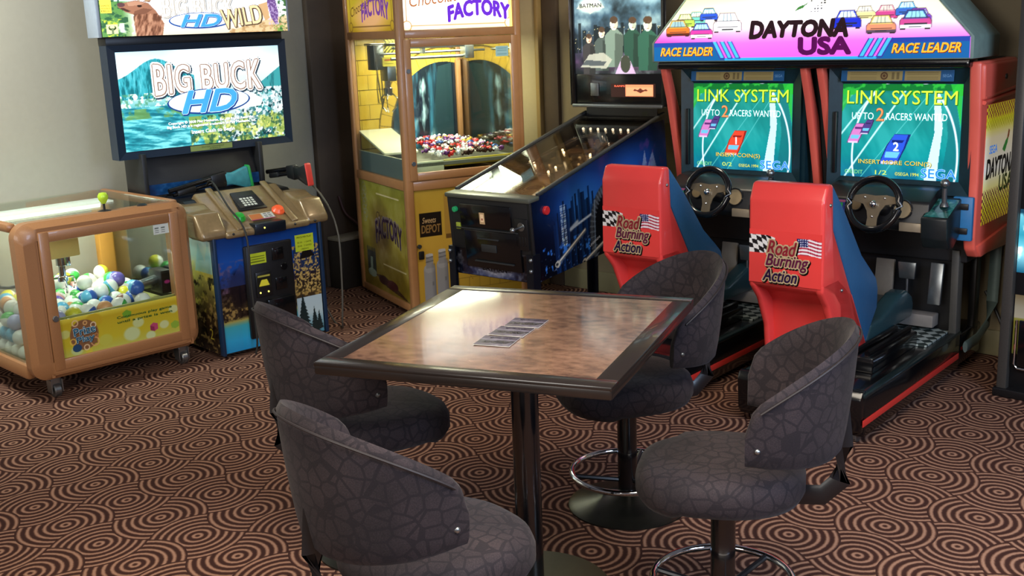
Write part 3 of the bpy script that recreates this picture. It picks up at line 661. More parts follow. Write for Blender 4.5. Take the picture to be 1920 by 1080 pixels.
    # steering wheel
    c = Vector((uc + .02, .665, .872)); n = Vector((0, -.95, .31)).normalized(); t1 = Vector((1, 0, 0)); t2 = n.cross(t1) * -1
    wh = P().tube([c + (t1 * math.cos(a) + t2 * math.sin(a)) * .115 for a in [2 * PI * k / 40 for k in range(40)]], .0165, 12, closed=True).build('steering_wheel', M['blackgloss'], dy)
    p = P()
    def pl(pts, o=0, th=.006):
        a = [c + t1 * x + t2 * y + n * (o - .012) for x, y in pts]; b2 = [v + n * th for v in a]; k = len(a)
        p.add(a + b2, [tuple(range(k)), tuple(range(k, 2 * k))] + [(i, (i + 1) % k, k + (i + 1) % k, k + i) for i in range(k)])
    sg = -1 if (t2.z < 0) else 1
    pl([(x, y * sg) for x, y in [(-.105, .035), (-.05, .045), (0, .04), (.05, .045), (.105, .035), (.105, .012), (.05, .0), (.03, -.03), (.022, -.06), (.024, -.108), (-.024, -.108), (-.022, -.06), (-.03, -.03), (-.05, .0), (-.105, .012)]])
    p.build('spokes', mat('bronze_spokes', '#8a7a62', .35, .6, scale=60), wh)
    p = P(); p.sph(c + n * .004, .017, 16)
    for x, y in ((-.045, .03), (.045, .03), (0, -.055)): p.sph(c + t1 * x + t2 * y * sg - n * .004, .006, 8)
    p.build('hub_bolts', M['chrome'], wh)
    P().cyl(c - n * .012, c - n * .15, .03, n=16).build('steering_column', M['black'], wh)
    # gear shifter box
    s0, s1 = -.095 + wu + .01, .032 + wu
    sb = P().prism([(.75, .812), (.935, .885), (.935, .72), (.85, .665), (.79, .672), (.76, .72)], 'x', s0, s1, .008).build('shifter_box', mat('shifter_box_black', '#1a1f20', .35, var=.3, scale=90), dy)
    nn = Vector((0, -.37, .93)).normalized(); cc = Vector(((s0 + s1) / 2 + .01, .85, .852))
    A = Art(.105, .16, .003, '#1f5a52'); A.speck(60, .5, 2); A.ring(.052, .08, .03, .004, '#123'); A.rect(.03, .05, .075, .11, '#14302f', .8); A.text('SHIFT', .052, .13, .014, '#8fc8bc')
    A.build('shift_plate', M['artgloss'], sb, (s0 + .011, .76, .8178), (1, 0, 0), (0, .93, .365))
    P().tube([cc, cc + Vector((.0, -.006, .05)), cc + Vector((.002, -.01, .085))], .011, 10).sph(cc + Vector((.002, -.01, .105)), .021, 16).cyl(cc, cc + Vector((0, 0, .02)), .02, .013).build('shift_lever', M['steel'], sb)
unit(0, 0, 0, 0); unit(-.87, -.01, .205, -.84)
# ---------------------------------------------------------------- pinball machine
pb = root('pinball_machine', 'black pinball machine with dark blue night-city side art and lit backbox', 'pinball machine', (-.275, 5.7, 0), -40)
U0, U1, ZB, ZF, LB = -.027, .52, .45, .872, 1.26
slope = .168; th = math.radians(5)
def pt(v):
    x, y, z = v; c, s = math.cos(th), math.sin(th); dz = z - ZB
    return (x, y * c - dz * s * 1., ZB + y * s + dz * c)
zs = lambda v: ZF + slope * v
p = P()
for a0, a1 in ((U0, U0 + .02), (U1 - .02, U1)): p.prism([(0, ZB), (LB, ZB), (LB, zs(LB)), (0, ZF)], 'x', a0, a1, .003)
p.box(U0 + .02, U1 - .02, 0, .02, ZB, ZF - .01, .003); p.box(U0 + .02, U1 - .02, LB - .02, LB, ZB, zs(LB), .003); p.box(U0 + .02, U1 - .02, .02, LB - .02, ZB, ZB + .02)
cab = p.build('cabinet', M['blackwood'], pb, tf=pt)
A = Art(LB - .02, .6, .005, '#070b18'); w, h = A.w, A.h
A.grad([(0, '#05070f'), (.35, '#0a1330'), (.55, '#12316a'), (.75, '#0f2450'), (1, '#060a18')])
A.ell(.42, .30, .26, .18, '#2a62a8', .75, .9); A.ell(.9, .40, .3, .15, '#1d4a94', .6, .9); A.mix(np.clip(.3 - A.X, 0, .3) / .3 * .8, '#04050c')
rs = random.Random(3)
for k in range(34):
    x = .16 + k * .017; hh = rs.uniform(.22, .36) + (.05 if 8 < k < 20 else 0); A.rect(x, .0, x + rs.uniform(.01, .022), hh, ('#0a1a3a', '#0d2348', '#081228')[k % 3], .85)
for tx in (.225, .25):
    for k in range(18):
        for c in range(2): A.rect(tx + c * .009, .13 + k * .012, tx + c * .009 + .005, .138 + k * .012, '#b8d0e8', rs.uniform(.4, 1))
A.blotch(40, .62, '#2f6ac0', 5, .1, (A.Y < .16) * (A.Y > .03), .8); A.blotch(120, .74, '#7f98c8', 9, .05, (A.Y < .14), .5)
A.ell(.66, .12, .20, .26, '#0b0c10', 1, .03); A.ring(.66, .12, .18, .016, '#30343c', .235)
for k in range(22):
    a = 1.5 + k * .12; A.line(.66 + .195 * math.cos(a), .12 + .255 * math.sin(a), .66 + .15 * math.cos(a), .12 + .21 * math.sin(a), .003, '#4c5460', .9)
for (x0, y0, x1, y1) in ((.17, .05, .42, .165), (.40, -.0, .70, .10)):
    A.line(x0, y0, x1, y1, .011, '#4a4e54'); A.line(x0, y0 + .004, x1, y1 + .004, .004, '#a8a49a'); A.ell(x0, y0, .022, .017, '#8a877e'); A.ell(x0 - .005, y0, .012, .01, '#24262a')
A.line(.30, .20, .48, .235, .006, '#8c98a8'); A.line(.30, .2, .36, .225, .01, '#7c8898'); A.line(.52, .30, .50, .04, .005, '#5a6a80', .8)
A.poly([(.98, .36), (1.02, .47), (1.04, .37), (1.1, .45), (1.14, .33), (1.06, .27)], '#8a90a4', .6); A.blotch(20, .55, '#40285a', 8, .2, (A.X > .95) * (A.Y > .25), .6)
A.text('LEGENDS', .50, .085, .012, '#d8dce8', .1, rot=.3)
A.C = np.clip(A.C * 1.35, 0, 1)
o = A.build('side_artwork', M['artgloss'], cab, (U1 + .001, .012, ZB + .003), (0, 1, 0), (0, 0, 1), tf=pt)
bm = bmesh.new(); bm.from_mesh(o.data); inv = lambda co: ((co.y * math.cos(th) + (co.z - ZB) * math.sin(th)), (-co.y * math.sin(th) + (co.z - ZB) * math.cos(th)) + ZB)
bmesh.ops.delete(bm, geom=[v for v in bm.verts if inv(v.co)[1] > zs(inv(v.co)[0]) - .004], context='VERTS'); bm.to_mesh(o.data); bm.free()
A = Art(U1 - U0, .14, .004, '#0a0b12'); A.ell(.27, .02, .26, .10, '#23346c', .9, .8); A.ell(.28, .04, .16, .055, '#8a8a90', .8, .6); A.speck(50, .4, 4)
em = [(0, .2), (.12, .55), (.3, .35), (.42, .5), (.46, .75), (.5, .6), (.54, .75), (.58, .5), (.7, .35), (.88, .55), (1, .2), (.75, .12), (.5, -.25), (.25, .12)]
A.poly([(.16 + x * .24, .03 + y * .03) for x, y in em], '#2a2a34', .7); A.text('BATMAN', .28, .045, .024, '#11121a', .16, bold=.03)
A.build('front_artwork', M['artgloss'], cab, (U0, -.0012, ZB + .004), (1, 0, 0), (0, 0, 1), tf=pt)
p = P(); p.box(U0 - .006, U1 + .006, -.012, .075, ZF - .012, ZF + .012, .007)
p.build('lockdown_bar', mat('grey_green_lockbar', '#6c7064', .35, .5, var=.08), pb, tf=pt)
for a0, a1 in ((U0 - .004, U0 + .016), (U1 - .016, U1 + .004)):
    P().prism([(.07, zs(.07) - .005), (LB, zs(LB) - .005), (LB, zs(LB) + .010), (.07, zs(.07) + .010)], 'x', a0, a1, .003).build('side_rail', M['darkgrey'], pb, tf=pt)
# coin door
p = P(); p.box(.075, .445, -.012, .004, .50, .70, .006); p.box(.06, .40, -.012, .0, .715, .835, .006)
cd = p.build('coin_door', M['blackgloss'], pb, tf=pt)
p = P(); p.box(.17, .31, -.02, -.01, .655, .662, .002); p.box(.14, .40, -.022, -.01, .535, .542, .002); p.box(.19, .29, -.018, -.01, .59, .63, .003); p.box(.03, .44, -.016, -.004, .702, .709, .002)
p.build('coin_door_trim', M['darkgrey'], cd, tf=pt)
A = Art(.035, .06, .0025, '#a88a66'); A.rect(.008, .012, .027, .05, '#d8b890'); A.rect(.012, .02, .023, .03, '#8a4a3a'); A.build('price_card', M['dim'], cd, (.195, -.0135, .735), (1, 0, 0), (0, 0, 1), tf=pt)
P().cyl((.03, -.02, .80), (.03, 0, .80), .014).build('start_button', mat('green_button', '#1f8a54', .3, emit=.3), pb, tf=pt)
P().box(.025, .055, -.01, 0, .695, .73, .003).build('coin_return_button', mat('yellow_green_label', '#9aa83a', .4), pb, tf=pt)
P().cyl((.46, -.07, .74), (.46, 0, .74), .006).sph((.46, -.075, .74), .014).cyl((.46, -.012, .74), (.46, 0, .74), .022).build('plunger', M['steel'], pb, tf=pt)
p = P()
for k in range(4): p.box(.425 + k * .018, .433 + k * .018, -.012, 0, .64, .69, .002)
p.box(.42, .50, -.01, 0, .62, .78, .004); p.build('plunger_plate', M['black'], pb, tf=pt)
P().cyl((U1, .115, .80), (U1 + .016, .115, .80), .022, n=20).build('flipper_button', mat('red_button', '#c82c30', .3), pb, tf=pt)
legm = mat('black_leg', '#0e131d', .35, .2)
for i, (x, y) in enumerate(((U0, 0), (U1, 0), (U0, LB - .06), (U1, LB - .06))):
    sx = 1 if x == U0 else -1; q = pt((x, y, .62)); z1 = .60 if y == 0 else .68
    p = P(); ys = -1 if y == 0 else 1; yb = q[1] - (.01 if y == 0 else 0)
    pts = lambda z, k: [(x - sx * .008, yb - .008 * 1, z), (x + sx * .034, yb - .008, z), (x + sx * .034, yb, z), (x, yb, z), (x, yb + .05, z), (x - sx * .008, yb + .05, z)]
    if y != 0: pts = lambda z, k: [(x - sx * .008, yb + .07, z), (x + sx * .034, yb + .07, z), (x + sx * .034, yb + .062, z), (x, yb + .062, z), (x, yb + .01, z), (x - sx * .008, yb + .01, z)]
    v = pts(.04, 0) + pts(z1, 1); p.add(v, [tuple(range(6)), tuple(range(6, 12))] + [(k, (k + 1) % 6, 6 + (k + 1) % 6, 6 + k) for k in range(6)])
    cx, cyy = x + sx * .012, (yb + .012 if y == 0 else yb + .05); p.cyl((cx, cyy, .006), (cx, cyy, .05), .007); p.cyl((cx, cyy, .0), (cx, cyy, .012), .02)
    lg = p.build('leg', legm, pb, smooth=False)
    if y == 0:
        for z in (.52, .575): P().sph((x + sx * .004, yb - .011, z), .011, 10).build('leg_bolt', M['steel'], lg)
# playfield and what stands on it
pf = lambda v: .80 + .10 * v
A = Art(U1 - U0 - .05, LB - .08, .006, '#2a2018'); w, h = A.w, A.h
A.blotch(9, .5, '#5a3f2c', 2, .2); A.blotch(14, .58, '#7a5a3c', 6, .2); A.blotch(22, .62, '#9a7a4a', 4, .1); A.rect(.0, .0, w, .2, '#3a3128'); A.rect(w * .3, h * .35, w * .72, h * .55, '#7c6252', .7)
for k in range(5): A.ring(w * .5, h * .3, .05 + k * .02, .004, '#a08a5c')
A.C = np.clip(A.C * 1.6, 0, 1)
pfo = A.build('playfield', M['artgloss'], pb, (U0 + .025, .03, pf(.03)), (1, 0, 0), (0, 1, .10), tf=pt)
A = Art(U1 - U0 - .06, .24, .004, '#e9e2d2'); A.grad([(0, '#efe9da'), (1, '#ded4c2')]); A.poly([(.18, .24), (.30, .24), (.27, .19), (.21, .19)], '#2a2622'); 
a1 = P().prism([(U0 + .03, .04), (U1 - .05, .04), (U1 - .05, .10), (.35, .14), (.15, .27), (U0 + .03, .33)], 'z', .842, .85, .002).build('apron', mat('pale_apron', '#ded8c8', .35, var=.04, emit=.12), pfo, tf=lambda v: pt((v[0], v[1], v[2] + .10 * v[1])))
p = P(); rs = random.Random(5)
for k in range(26):
    x, y = rs.uniform(U0 + .05, U1 - .05), rs.uniform(.38, LB - .12); z = pf(y); hh = rs.uniform(.02, .06)
    p.cyl((x, y, z), (x, y, z + hh), rs.uniform(.006, .016), n=10)
for x, y in ((.16, .62), (.33, .66), (.25, .78)): p.lathe([(0, 0), (.03, 0), (.026, .03), (.04, .045), (.03, .055), (0, .058)], (x, y, pf(y)), 20)
p.build('playfield_bumpers', mat('warm_metal_posts', '#b09068', .3, .6), pfo, tf=pt)
p = P()
for pts in ([(.02, .45, .9), (.10, .7, .96), (.14, .9, 1.0), (.25, 1.0, 1.02)], [(.48, .4, .9), (.44, .65, .96), (.36, .9, .99), (.26, 1.0, 1.01)], [(.08, .5, .88), (.3, .45, .9)]):
    p.tube(pts, .005, 6); p.tube([(a + .03, b, c) for a, b, c in pts], .005, 6)
p.build('wire_ramps', M['chrome'], pfo, tf=pt)
p = P()
for k in range(14):
    x, y = rs.uniform(U0 + .06, U1 - .06), rs.uniform(.35, .95); p.sph((x, y, pf(y) + .04), .007, 8)
p.build('playfield_bulbs', mat('warm_bulb', '#ffdca8', .4, var=.01, emit=14), pfo, tf=pt)
p = P()
for k in range(9): p.sph((.05 + k * .052, LB - .14, zs(LB - .1) - .055), .0075, 8)
p.build('light_row', mat('bright_bulb', '#ffe2bc', .4, var=.01, emit=9), pfo, tf=pt)
P().prism([(.07, zs(.07) - .004), (LB - .07, zs(LB - .07) - .004), (LB - .07, zs(LB - .07) + .001), (.07, zs(.07) + .001)], 'x', U0 + .016, U1 - .016).build('top_glass', M['tableglass'], pb, tf=pt, smooth=False)
# backbox
B0, B1, BV = -.085, .575, 1.13
p = P(); fr = .035
p.box(B0, B0 + fr, BV, 1.40, 1.235, 1.98, .006); p.box(B1 - fr, B1, BV, 1.40, 1.235, 1.98, .006); p.box(B0, B1, BV, 1.40, 1.95, 1.98, .006); p.box(B0 + .01, B1 - .01, 1.2, 1.40, 1.23, 1.97); p.box(B0 + fr, B1 - fr, BV + .01, 1.22, 1.24, 1.415, .004)
p.box(U0 + .03, U1 - .03, 1.17, 1.36, 1.13, 1.24)
bb = p.build('backbox', M['blackgloss'], pb)
A = Art(B1 - B0 - 2 * fr, .54, .004, '#0c1418'); w, h = A.w, A.h
A.grad([(0, '#1a1c1e'), (.12, '#4a3450'), (.3, '#26313c'), (.6, '#334a58'), (.8, '#54707c'), (1, '#2c4450')]); n = fbm(A.X * 14, A.Y * 14, 3); A.mix(np.clip((n - .5) * 2, 0, .8), '#8fa8a8'); A.mix(np.clip((.5 - n) * 2.4, 0, .85), '#0a1012')
for k in range(22):
    x = k * w / 22; A.rect(x, .12, x + rs.uniform(.015, .03), .12 + rs.uniform(.06, .17), '#0e1518', .85)
for k in range(60): A.rect(*(lambda a, b: (a, b, a + .004, b + .004))(rs.uniform(0, w), rs.uniform(.12, .26)), '#cfc690', .8)
# crowd of plain figures and a street car, no one in particular
for x, y, s, c1, c2 in ((.10, .10, .9, '#2e2c2c', '#c8a890'), (.19, .12, 1.0, '#3a4440', '#d4c0aa'), (.275, .14, 1.25, '#5a6a60', '#dcc6ae'), (.40, .14, 1.2, '#1f3a30', '#9cb0a0'), (.50, .12, 1.35, '#234438', '#a8bcac')):
    A.poly([(x - .045 * s, y - .10), (x + .045 * s, y - .10), (x + .05 * s, y + .06 * s), (x + .02 * s, y + .085 * s), (x - .02 * s, y + .085 * s), (x - .05 * s, y + .06 * s)], c1); A.ell(x, y + .11 * s, .021 * s, .028 * s, c2); A.ell(x, y + .128 * s, .022 * s, .016 * s, '#3a2c20'); A.rect(x - .012 * s, y + .112 * s, x - .004 * s, y + .116 * s, '#2a2220'); A.rect(x + .004 * s, y + .112 * s, x + .012 * s, y + .116 * s, '#2a2220'); A.rect(x - .006 * s, y + .093 * s, x + .006 * s, y + .096 * s, '#7a4a40'); A.rect(x, y + .09 * s, x + .02 * s, y + .125 * s, '#4a3c34', .35); A.poly([(x, y - .1), (x + .05 * s, y - .1), (x + .05 * s, y + .06 * s), (x + .008, y + .07 * s)], '#101412', .4)
A.poly([(.28, 0), (.42, 0), (.37, .10), (.33, .10)], '#a890b0', .8); A.ell(.35, .055, .035, .05, '#2c3028'); A.poly([(.04, .04), (.22, .03), (.26, .08), (.2, .12), (.1, .11)], '#8a8c80', .9); A.poly([(.05, .05), (.2, .045), (.22, .07), (.08, .08)], '#3c4244')
A.ell(.115, .385, .10, .05, '#c8d0c0', .9, .5); A.poly([(.015 + x * .2, .355 + y * .07) for x, y in em], '#9aa294'); A.text('BATMAN', .115, .385, .022, '#1c2220', .15, bold=.02)
A.C = np.clip(A.C * 1.35, 0, 1)
A.build('backglass', M['sign'], bb, (B0 + fr, BV + .012, 1.415), (1, 0, 0), (0, 0, 1))
A = Art(.30, .075, .002, '#2a1512'); A.rect(.10, .006, .285, .07, '#e88a62'); A.rect(.105, .01, .28, .055, '#f09a70'); A.text('RAMPS', .06, .062, .010, '#e87a58', .07, bold=.02)
A.poly([(.15 + x * .1, .03 + y * .03) for x, y in em], '#5a2a20')
A.build('dot_display', M['screen'], bb, (.20, BV + .0085, 1.285), (1, 0, 0), (0, 0, 1))
P().box(.06, .115, BV + .002, BV + .012, 1.29, 1.365, .006).build('speaker_grille', M['steel'], bb)
P().box(B0 + .02, B1 - .02, BV - .012, BV + .03, 1.225, 1.245, .005).build('backbox_trim', M['steel'], bb)

A = Art(.25, .70, .006, '#1c4a78'); A.grad([(0, '#14304c'), (.4, '#3a86b4'), (.7, '#2a6a9a'), (1, '#16324e')]); A.blotch(14, .52, '#a8d4e4', 3, .15, None, .8); A.blotch(18, .54, '#0c1c2c', 7, .1)
A.build('backbox_side_art', M['artgloss'], bb, (B0 - .0008, 1.39, 1.25), (0, -1, 0), (0, 0, 1))
# ---------------------------------------------------------------- tall crane machine with sweets
ch = root('tall_crane_machine', 'tall wood-framed crane machine with yellow brick interior and pile of sweets', 'crane machine', (-.601, 6.5, 0), 27.3)
CW, CD, CHT = .807, .90, 2.02
p = P(); pw = .052
for x in (0, CW - pw):
    for y in (0, CD - pw): p.box(x, x + pw, y, y + pw, .03, CHT, .014, seg=3)
for z0, z1 in ((.03, .075), (.772, .828), (1.655, 1.702), (CHT - .04, CHT)):
    p.box(pw - .005, CW - pw + .005, .002, .045, z0, z1, .006); p.box(.002, .045, pw - .005, CD - pw + .005, z0, z1, .006); p.box(CW - .045, CW - .002, pw - .005, CD - pw + .005, z0, z1, .006); p.box(pw, CW - pw, CD - .045, CD - .002, z0, z1, .006)
p.box(.02, CW - .02, .02, CD - .02, .035, .06); p.box(.02, CW - .02, .02, CD - .02, 1.69, 1.70); p.box(.02, CW - .02, .02, CD - .02, CHT - .02, CHT - .005)
p.build('cabinet_frame', M['wood'], ch)
p = P(); p.box(CW - .03, CW - .012, .04, CD - .03, .05, .80); p.box(.04, CW - .03, CD - .03, CD - .012, .05, 1.69); p.build('cabinet_panels', mat('dull_yellow_panel', '#7c6a2c', .5), ch)
for x in (.07, CW - .07):
    for y in (.07, CD - .07): P().cyl((x, y, 0), (x, y, .035), .025).build('foot', M['black'], ch)
def border(A, x0, y0, x1, y1, c, t=.003):
    for a in ((x0 + .03, y0, x1 - .03, y0), (x0 + .03, y1, x1 - .03, y1), (x0, y0 + .03, x0, y1 - .03), (x1, y0 + .03, x1, y1 - .03)): A.line(*a, t, c)
    for x, y in ((x0, y0), (x1, y0), (x0, y1), (x1, y1)): A.ring(x, y, .028, t, c)
A = Art(CW - 2 * pw, .27, .0035, '#fbf6ee'); w, h = A.w, A.h
A.grad([(0, '#f6e0a8'), (.12, '#f8dcc0'), (.35, '#fbf0e8'), (1, '#fdf8f4')]); A.ell(w * .22, h * .6, .2, .2, '#ffffff', 1, .7); border(A, .02, .022, w - .02, h - .02, '#a07848')
A.mix(np.clip((A.X - w + .02) / .004, 0, 1), '#f2e070')
A.text('Chocolate', w * .30, h * .66, .07, '#8a5a3a', .34, shear=.3, bold=.01, rot=.1, outline=[('#fff6ea', .03, (0, 0))]); A.text('FACTORY', w * .69, h * .30, .085, '#55249a', .40, bold=.06, arc=.035, outline=[('#f4e4f4', .05, (.003, -.003))])
A.build('front_sign', art_mat('bright_sign_art', 1.5, .3), ch, (pw, .018, 1.702), (1, 0, 0), (0, 0, 1))
def side_art(w, h, lit):
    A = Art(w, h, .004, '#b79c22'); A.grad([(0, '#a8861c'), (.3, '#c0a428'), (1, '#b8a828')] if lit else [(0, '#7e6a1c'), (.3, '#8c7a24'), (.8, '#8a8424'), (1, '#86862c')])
    if lit:
        A.ell(w * .5, h * .35, w * .45, h * .5, '#e8b080', .9, .6); border(A, .05, .03, w - .05, h - .03, '#6a4a20')
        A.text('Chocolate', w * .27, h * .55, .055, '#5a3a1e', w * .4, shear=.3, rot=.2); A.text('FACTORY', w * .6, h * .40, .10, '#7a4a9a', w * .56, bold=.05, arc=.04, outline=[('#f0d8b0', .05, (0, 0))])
    else:
        A.ell(w * .42, h * .55, w * .3, h * .36, '#69502c', .8, .7)
        for y, x0, x1 in ((.9, .38, .85), (.26, .45, .92)): A.line(w * x0, h * y, w * x1, h * y, .004, '#d8cca0')
        A.line(w * .93, h * .32, w * .93, h * .82, .003, '#6a5a1c')
        for k in range(9): A.ring(w * (.10 + .02 * math.sin(k * 2)), h * (.93 - k * .035), .03, .003, '#8a8a70')
        A.text('Chocolate', w * .52, h * .70, .05, '#3a2420', w * .34, shear=.25); A.text('FACTORY', w * .60, h * .53, .12, '#4a3050', w * .55, bold=.02, arc=.05, grow=.2, outline=[('#9a8a8a', .06, (0, .01))])
        A.rect(w * .09, h * .12, w * .28, h * .34, '#2e3430'); A.ell(w * .185, h * .13, w * .10, h * .04, '#8fa090')
        for k in range(5): A.line(w * (.11 + .04 * k), h * .30, w * (.10 + .04 * k), h * .36, .01, '#3a3a34')
        A.poly([(w * .15, h * .16), (w * .2, h * .16), (w * .21, h * .28), (w * .16, h * .28)], '#9ab0a0', .8)
        A.poly([(w * .25, h * .13), (w * .45, h * .15), (w * .72, h * .08), (w * .98, h * .0), (w * .8, h * .02), (w * .5, h * .05)], '#3c2418', .9); A.ell(w * .62, h * .09, w * .12, h * .045, '#4a1c20')
        A.ell(w * .42, h * .1, w * .1, h * .04, '#3a1a1c'); A.speck(12, .25, 3)
    return A
ex = (0, -1, 0)
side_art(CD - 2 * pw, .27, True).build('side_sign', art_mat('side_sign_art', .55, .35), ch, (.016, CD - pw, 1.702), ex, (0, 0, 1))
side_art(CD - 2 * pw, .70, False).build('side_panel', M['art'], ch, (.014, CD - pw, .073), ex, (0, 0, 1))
# lower front panel
A = Art(CW - 2 * pw, .70, .004, '#c09a3a'); w, h = A.w, A.h
A.grad([(0, '#b8922c'), (.5, '#c49c3c'), (1, '#b89838')]); A.speck(10, .12, 5, '#7a5a1c', '#d8b85a')
for y in (.06, .13, .2, .27, .34, .41):
    A.line(.25, y, w, y, .0018, '#7a5c24', .7)
for k in range(20): A.line(.27 + (k % 7) * .07, .06 + (k // 7) * .14, .27 + (k % 7) * .07, .13 + (k // 7) * .14, .0018, '#7a5c24', .7)
A.rect(.025, .415, .17, .56, '#1c1510'); A.text('Sweets', .09, .515, .035, '#c8a878', .09, shear=.3, outline=[('#5a3a20', .03, (0, 0))]); A.text('DEPOT', .10, .462, .048, '#c8a060', .125, bold=.01, shear=.1, outline=[('#6a4a28', .05, (0, 0))])
A.rect(.19, .42, .235, .66, '#9a7438', .6); A.rect(.195, .39, .25, .42, '#6a4c22')
for x in (.04, .125):
    yb = .0 if x < .1 else .02
    A.rect(x, yb, x + .075, yb + .22, '#8e8e92'); A.ell(x + .0375, yb + .22, .0375, .03, '#9a9a9e'); A.rect(x + .016, yb + .22, x + .062, yb + .30, '#8a8a8e'); A.ell(x + .039, yb + .30, .026, .012, '#b4b4b6')
    A.mix(((A.X > x) & (A.X < x + .075) & (A.Y < yb + .25)) * np.clip((A.X - x - .045) / .03, 0, 1) * .5, '#4a4a50'); A.line(x + .016, yb + .26, x + .062, yb + .265, .003, '#5a5a5e'); A.line(x + .02, yb + .285, x + .06, yb + .29, .003, '#5a5a5e')
    A.rect(x + .052, yb + .11, x + .064, yb + .135, '#6a6a6e')
A.poly([(.30, .20), (.36, .12), (.37, .11), (.31, .19)], '#5a3a1c'); A.line(.2, .24, .5, .27, .004, '#8a6a34')
A.build('front_panel', M['art'], ch, (pw, .016, .073), (1, 0, 0), (0, 0, 1))
p = P(); p.cyl((.068, .016, .435), (.068, .004, .435), .013); p.build('panel_lock', M['darkgrey'], ch)
p = P(); p.box(.062, .095, .004, .018, .355, .405, .004); p.build('key_plate', M['black'], ch)
# glazed front door
d0, d1, e0, e1, t = .03, CW - .03, .832, 1.652, .048
p = P()
for b in ((d0, d0 + t, e0, e1), (d1 - t, d1, e0, e1), (d0 + t - .003, d1 - t + .003, e0, e0 + t), (d0 + t - .003, d1 - t + .003, e1 - t, e1)): p.box(b[0], b[1], -.008, .02, b[2], b[3], .007)
dr = p.build('front_door', M['wood'], ch)
P().box(d0 + t, d1 - t, .004, .009, e0 + t, e1 - t).build('door_glass', M['glass'], dr, smooth=False)
p = P()
for z in (.935, 1.47): p.cyl((d0 + .024, -.014, z), (d0 + .024, -.006, z), .013)
p.build('door_lock', M['steel'], dr)
A = Art(.085, .06, .004, '#9cc4c8'); [A.rect(.01, .01 + k * .012, .075, .013 + k * .012, '#6a9aa0') for k in range(4)]
A.build('door_notice', M['art'], dr, (d1 - t - .10, .0035, e1 - t - .075), (1, 0, 0), (0, 0, 1))
P().box(.018, .023, pw, CD - pw, .83, 1.655).build('side_glass', M['glass'], ch, smooth=False)
P().box(CW - .023, CW - .018, pw, CD - pw, .83, 1.655).build('side_glass', glass('mirrored_side_glass', (.9, .9, .82), .6, .22), ch, smooth=False)
# brick back wall round a dark arch, bluish reflections painted into its colour
bx0, by0, bw, bh = .05, .90, CW - .10, .79
A = Art(bw, bh, .003, '#c9a53a'); X, Y = A.X + bx0, A.Y + by0
row = np.floor(Y / .095); xx = X + (row % 2) * .06; br = ((Y % .095) < .005) | ((xx % .12) < .005)
A.C[:] = srgb('#c4a23c'); A.mix(np.clip(fbm(X * 12, Y * 12, 2) - .35, 0, .5), '#e0c860'); A.mix(br * .85, '#4a3a14')
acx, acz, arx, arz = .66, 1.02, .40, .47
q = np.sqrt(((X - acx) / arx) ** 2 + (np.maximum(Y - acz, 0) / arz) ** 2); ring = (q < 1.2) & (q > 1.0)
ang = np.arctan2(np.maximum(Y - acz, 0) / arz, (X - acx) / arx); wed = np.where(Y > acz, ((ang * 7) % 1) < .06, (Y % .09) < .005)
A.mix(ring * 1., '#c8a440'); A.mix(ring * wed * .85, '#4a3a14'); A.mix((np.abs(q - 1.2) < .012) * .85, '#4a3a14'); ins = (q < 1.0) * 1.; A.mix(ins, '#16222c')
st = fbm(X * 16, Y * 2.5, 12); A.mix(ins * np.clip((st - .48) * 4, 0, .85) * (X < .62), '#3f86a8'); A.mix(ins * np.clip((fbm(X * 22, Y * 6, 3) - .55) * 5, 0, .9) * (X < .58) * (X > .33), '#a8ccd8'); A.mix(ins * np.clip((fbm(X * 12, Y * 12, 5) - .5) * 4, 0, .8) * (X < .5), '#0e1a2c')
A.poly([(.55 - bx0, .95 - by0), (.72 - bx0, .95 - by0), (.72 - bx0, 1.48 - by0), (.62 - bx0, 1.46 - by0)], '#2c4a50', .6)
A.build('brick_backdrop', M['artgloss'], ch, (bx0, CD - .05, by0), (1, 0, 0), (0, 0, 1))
P().box(CW - .062, CW - .03, CD - .08, CD - .05, .93, 1.5, .004).build('corner_post', M['wood'], ch)
# playing deck, chute, ledge, gantry and claw
P().box(.03, CW - .03, .05, CD - .06, .905, .925).build('deck', mat('deck_grey', '#5a5c50', .6), ch)
p = P(); p.prism([(.40, .952), (.84, 1.065), (.84, 1.08), (.40, .966)], 'x', .034, .26, .002); p.box(.026, .034, .06, CD - .06, .83, .955); p.build('white_chute_shelf', mat('white_acrylic', '#dcdcc4', .25, var=.04, coat=.3), ch)
P().box(.025, .031, .06, .84, .83, .952).build('chute_side', mat('blue_grey_plate', '#5c7078', .4), ch)
p = P(); p.box(.085, .275, .05, .062, .845, .935, .003); p.build('chute_front', mat('pale_green_plastic', '#b9bd9a', .3, var=.05), ch)
p = P(); p.box(.285, CW - .05, .07, .085, .892, .935, .004); p.build('yellow_ledge', mat('olive_yellow_ledge', '#a8992c', .4), ch)
p = P()
for z, y in ((1.60, .30), (1.535, .32)): p.cyl((.08, y, z), (.60, y, z), .009)
p.cyl((.05, .42, 1.565), (.76, .42, 1.565), .007); p.cyl((.10, .1, 1.62), (.10, .8, 1.62), .009); p.box(.56, .62, .28, .36, 1.52, 1.63, .004); p.box(.28, .30, .30, .34, 1.56, 1.62); p.build('gantry_rails', M['steel'], ch)
p = P(); p.box(.02, .085, .44, .56, 1.47, 1.62, .004); p.box(.10, .16, .44, .56, 1.40, 1.50, .004); p.build('winch_box', M['steel'], ch)
A = Art(.13, .15, .003, '#c8b840'); k = np.floor((A.X + np.where(A.Y > .075, A.Y, .15 - A.Y)) / .012) % 2; A.mix(k * 1., '#1c1c14'); A.build('hazard_plate', M['art'], ch, (.085, .435, 1.56), (1, 0, 0), (0, 0, 1))
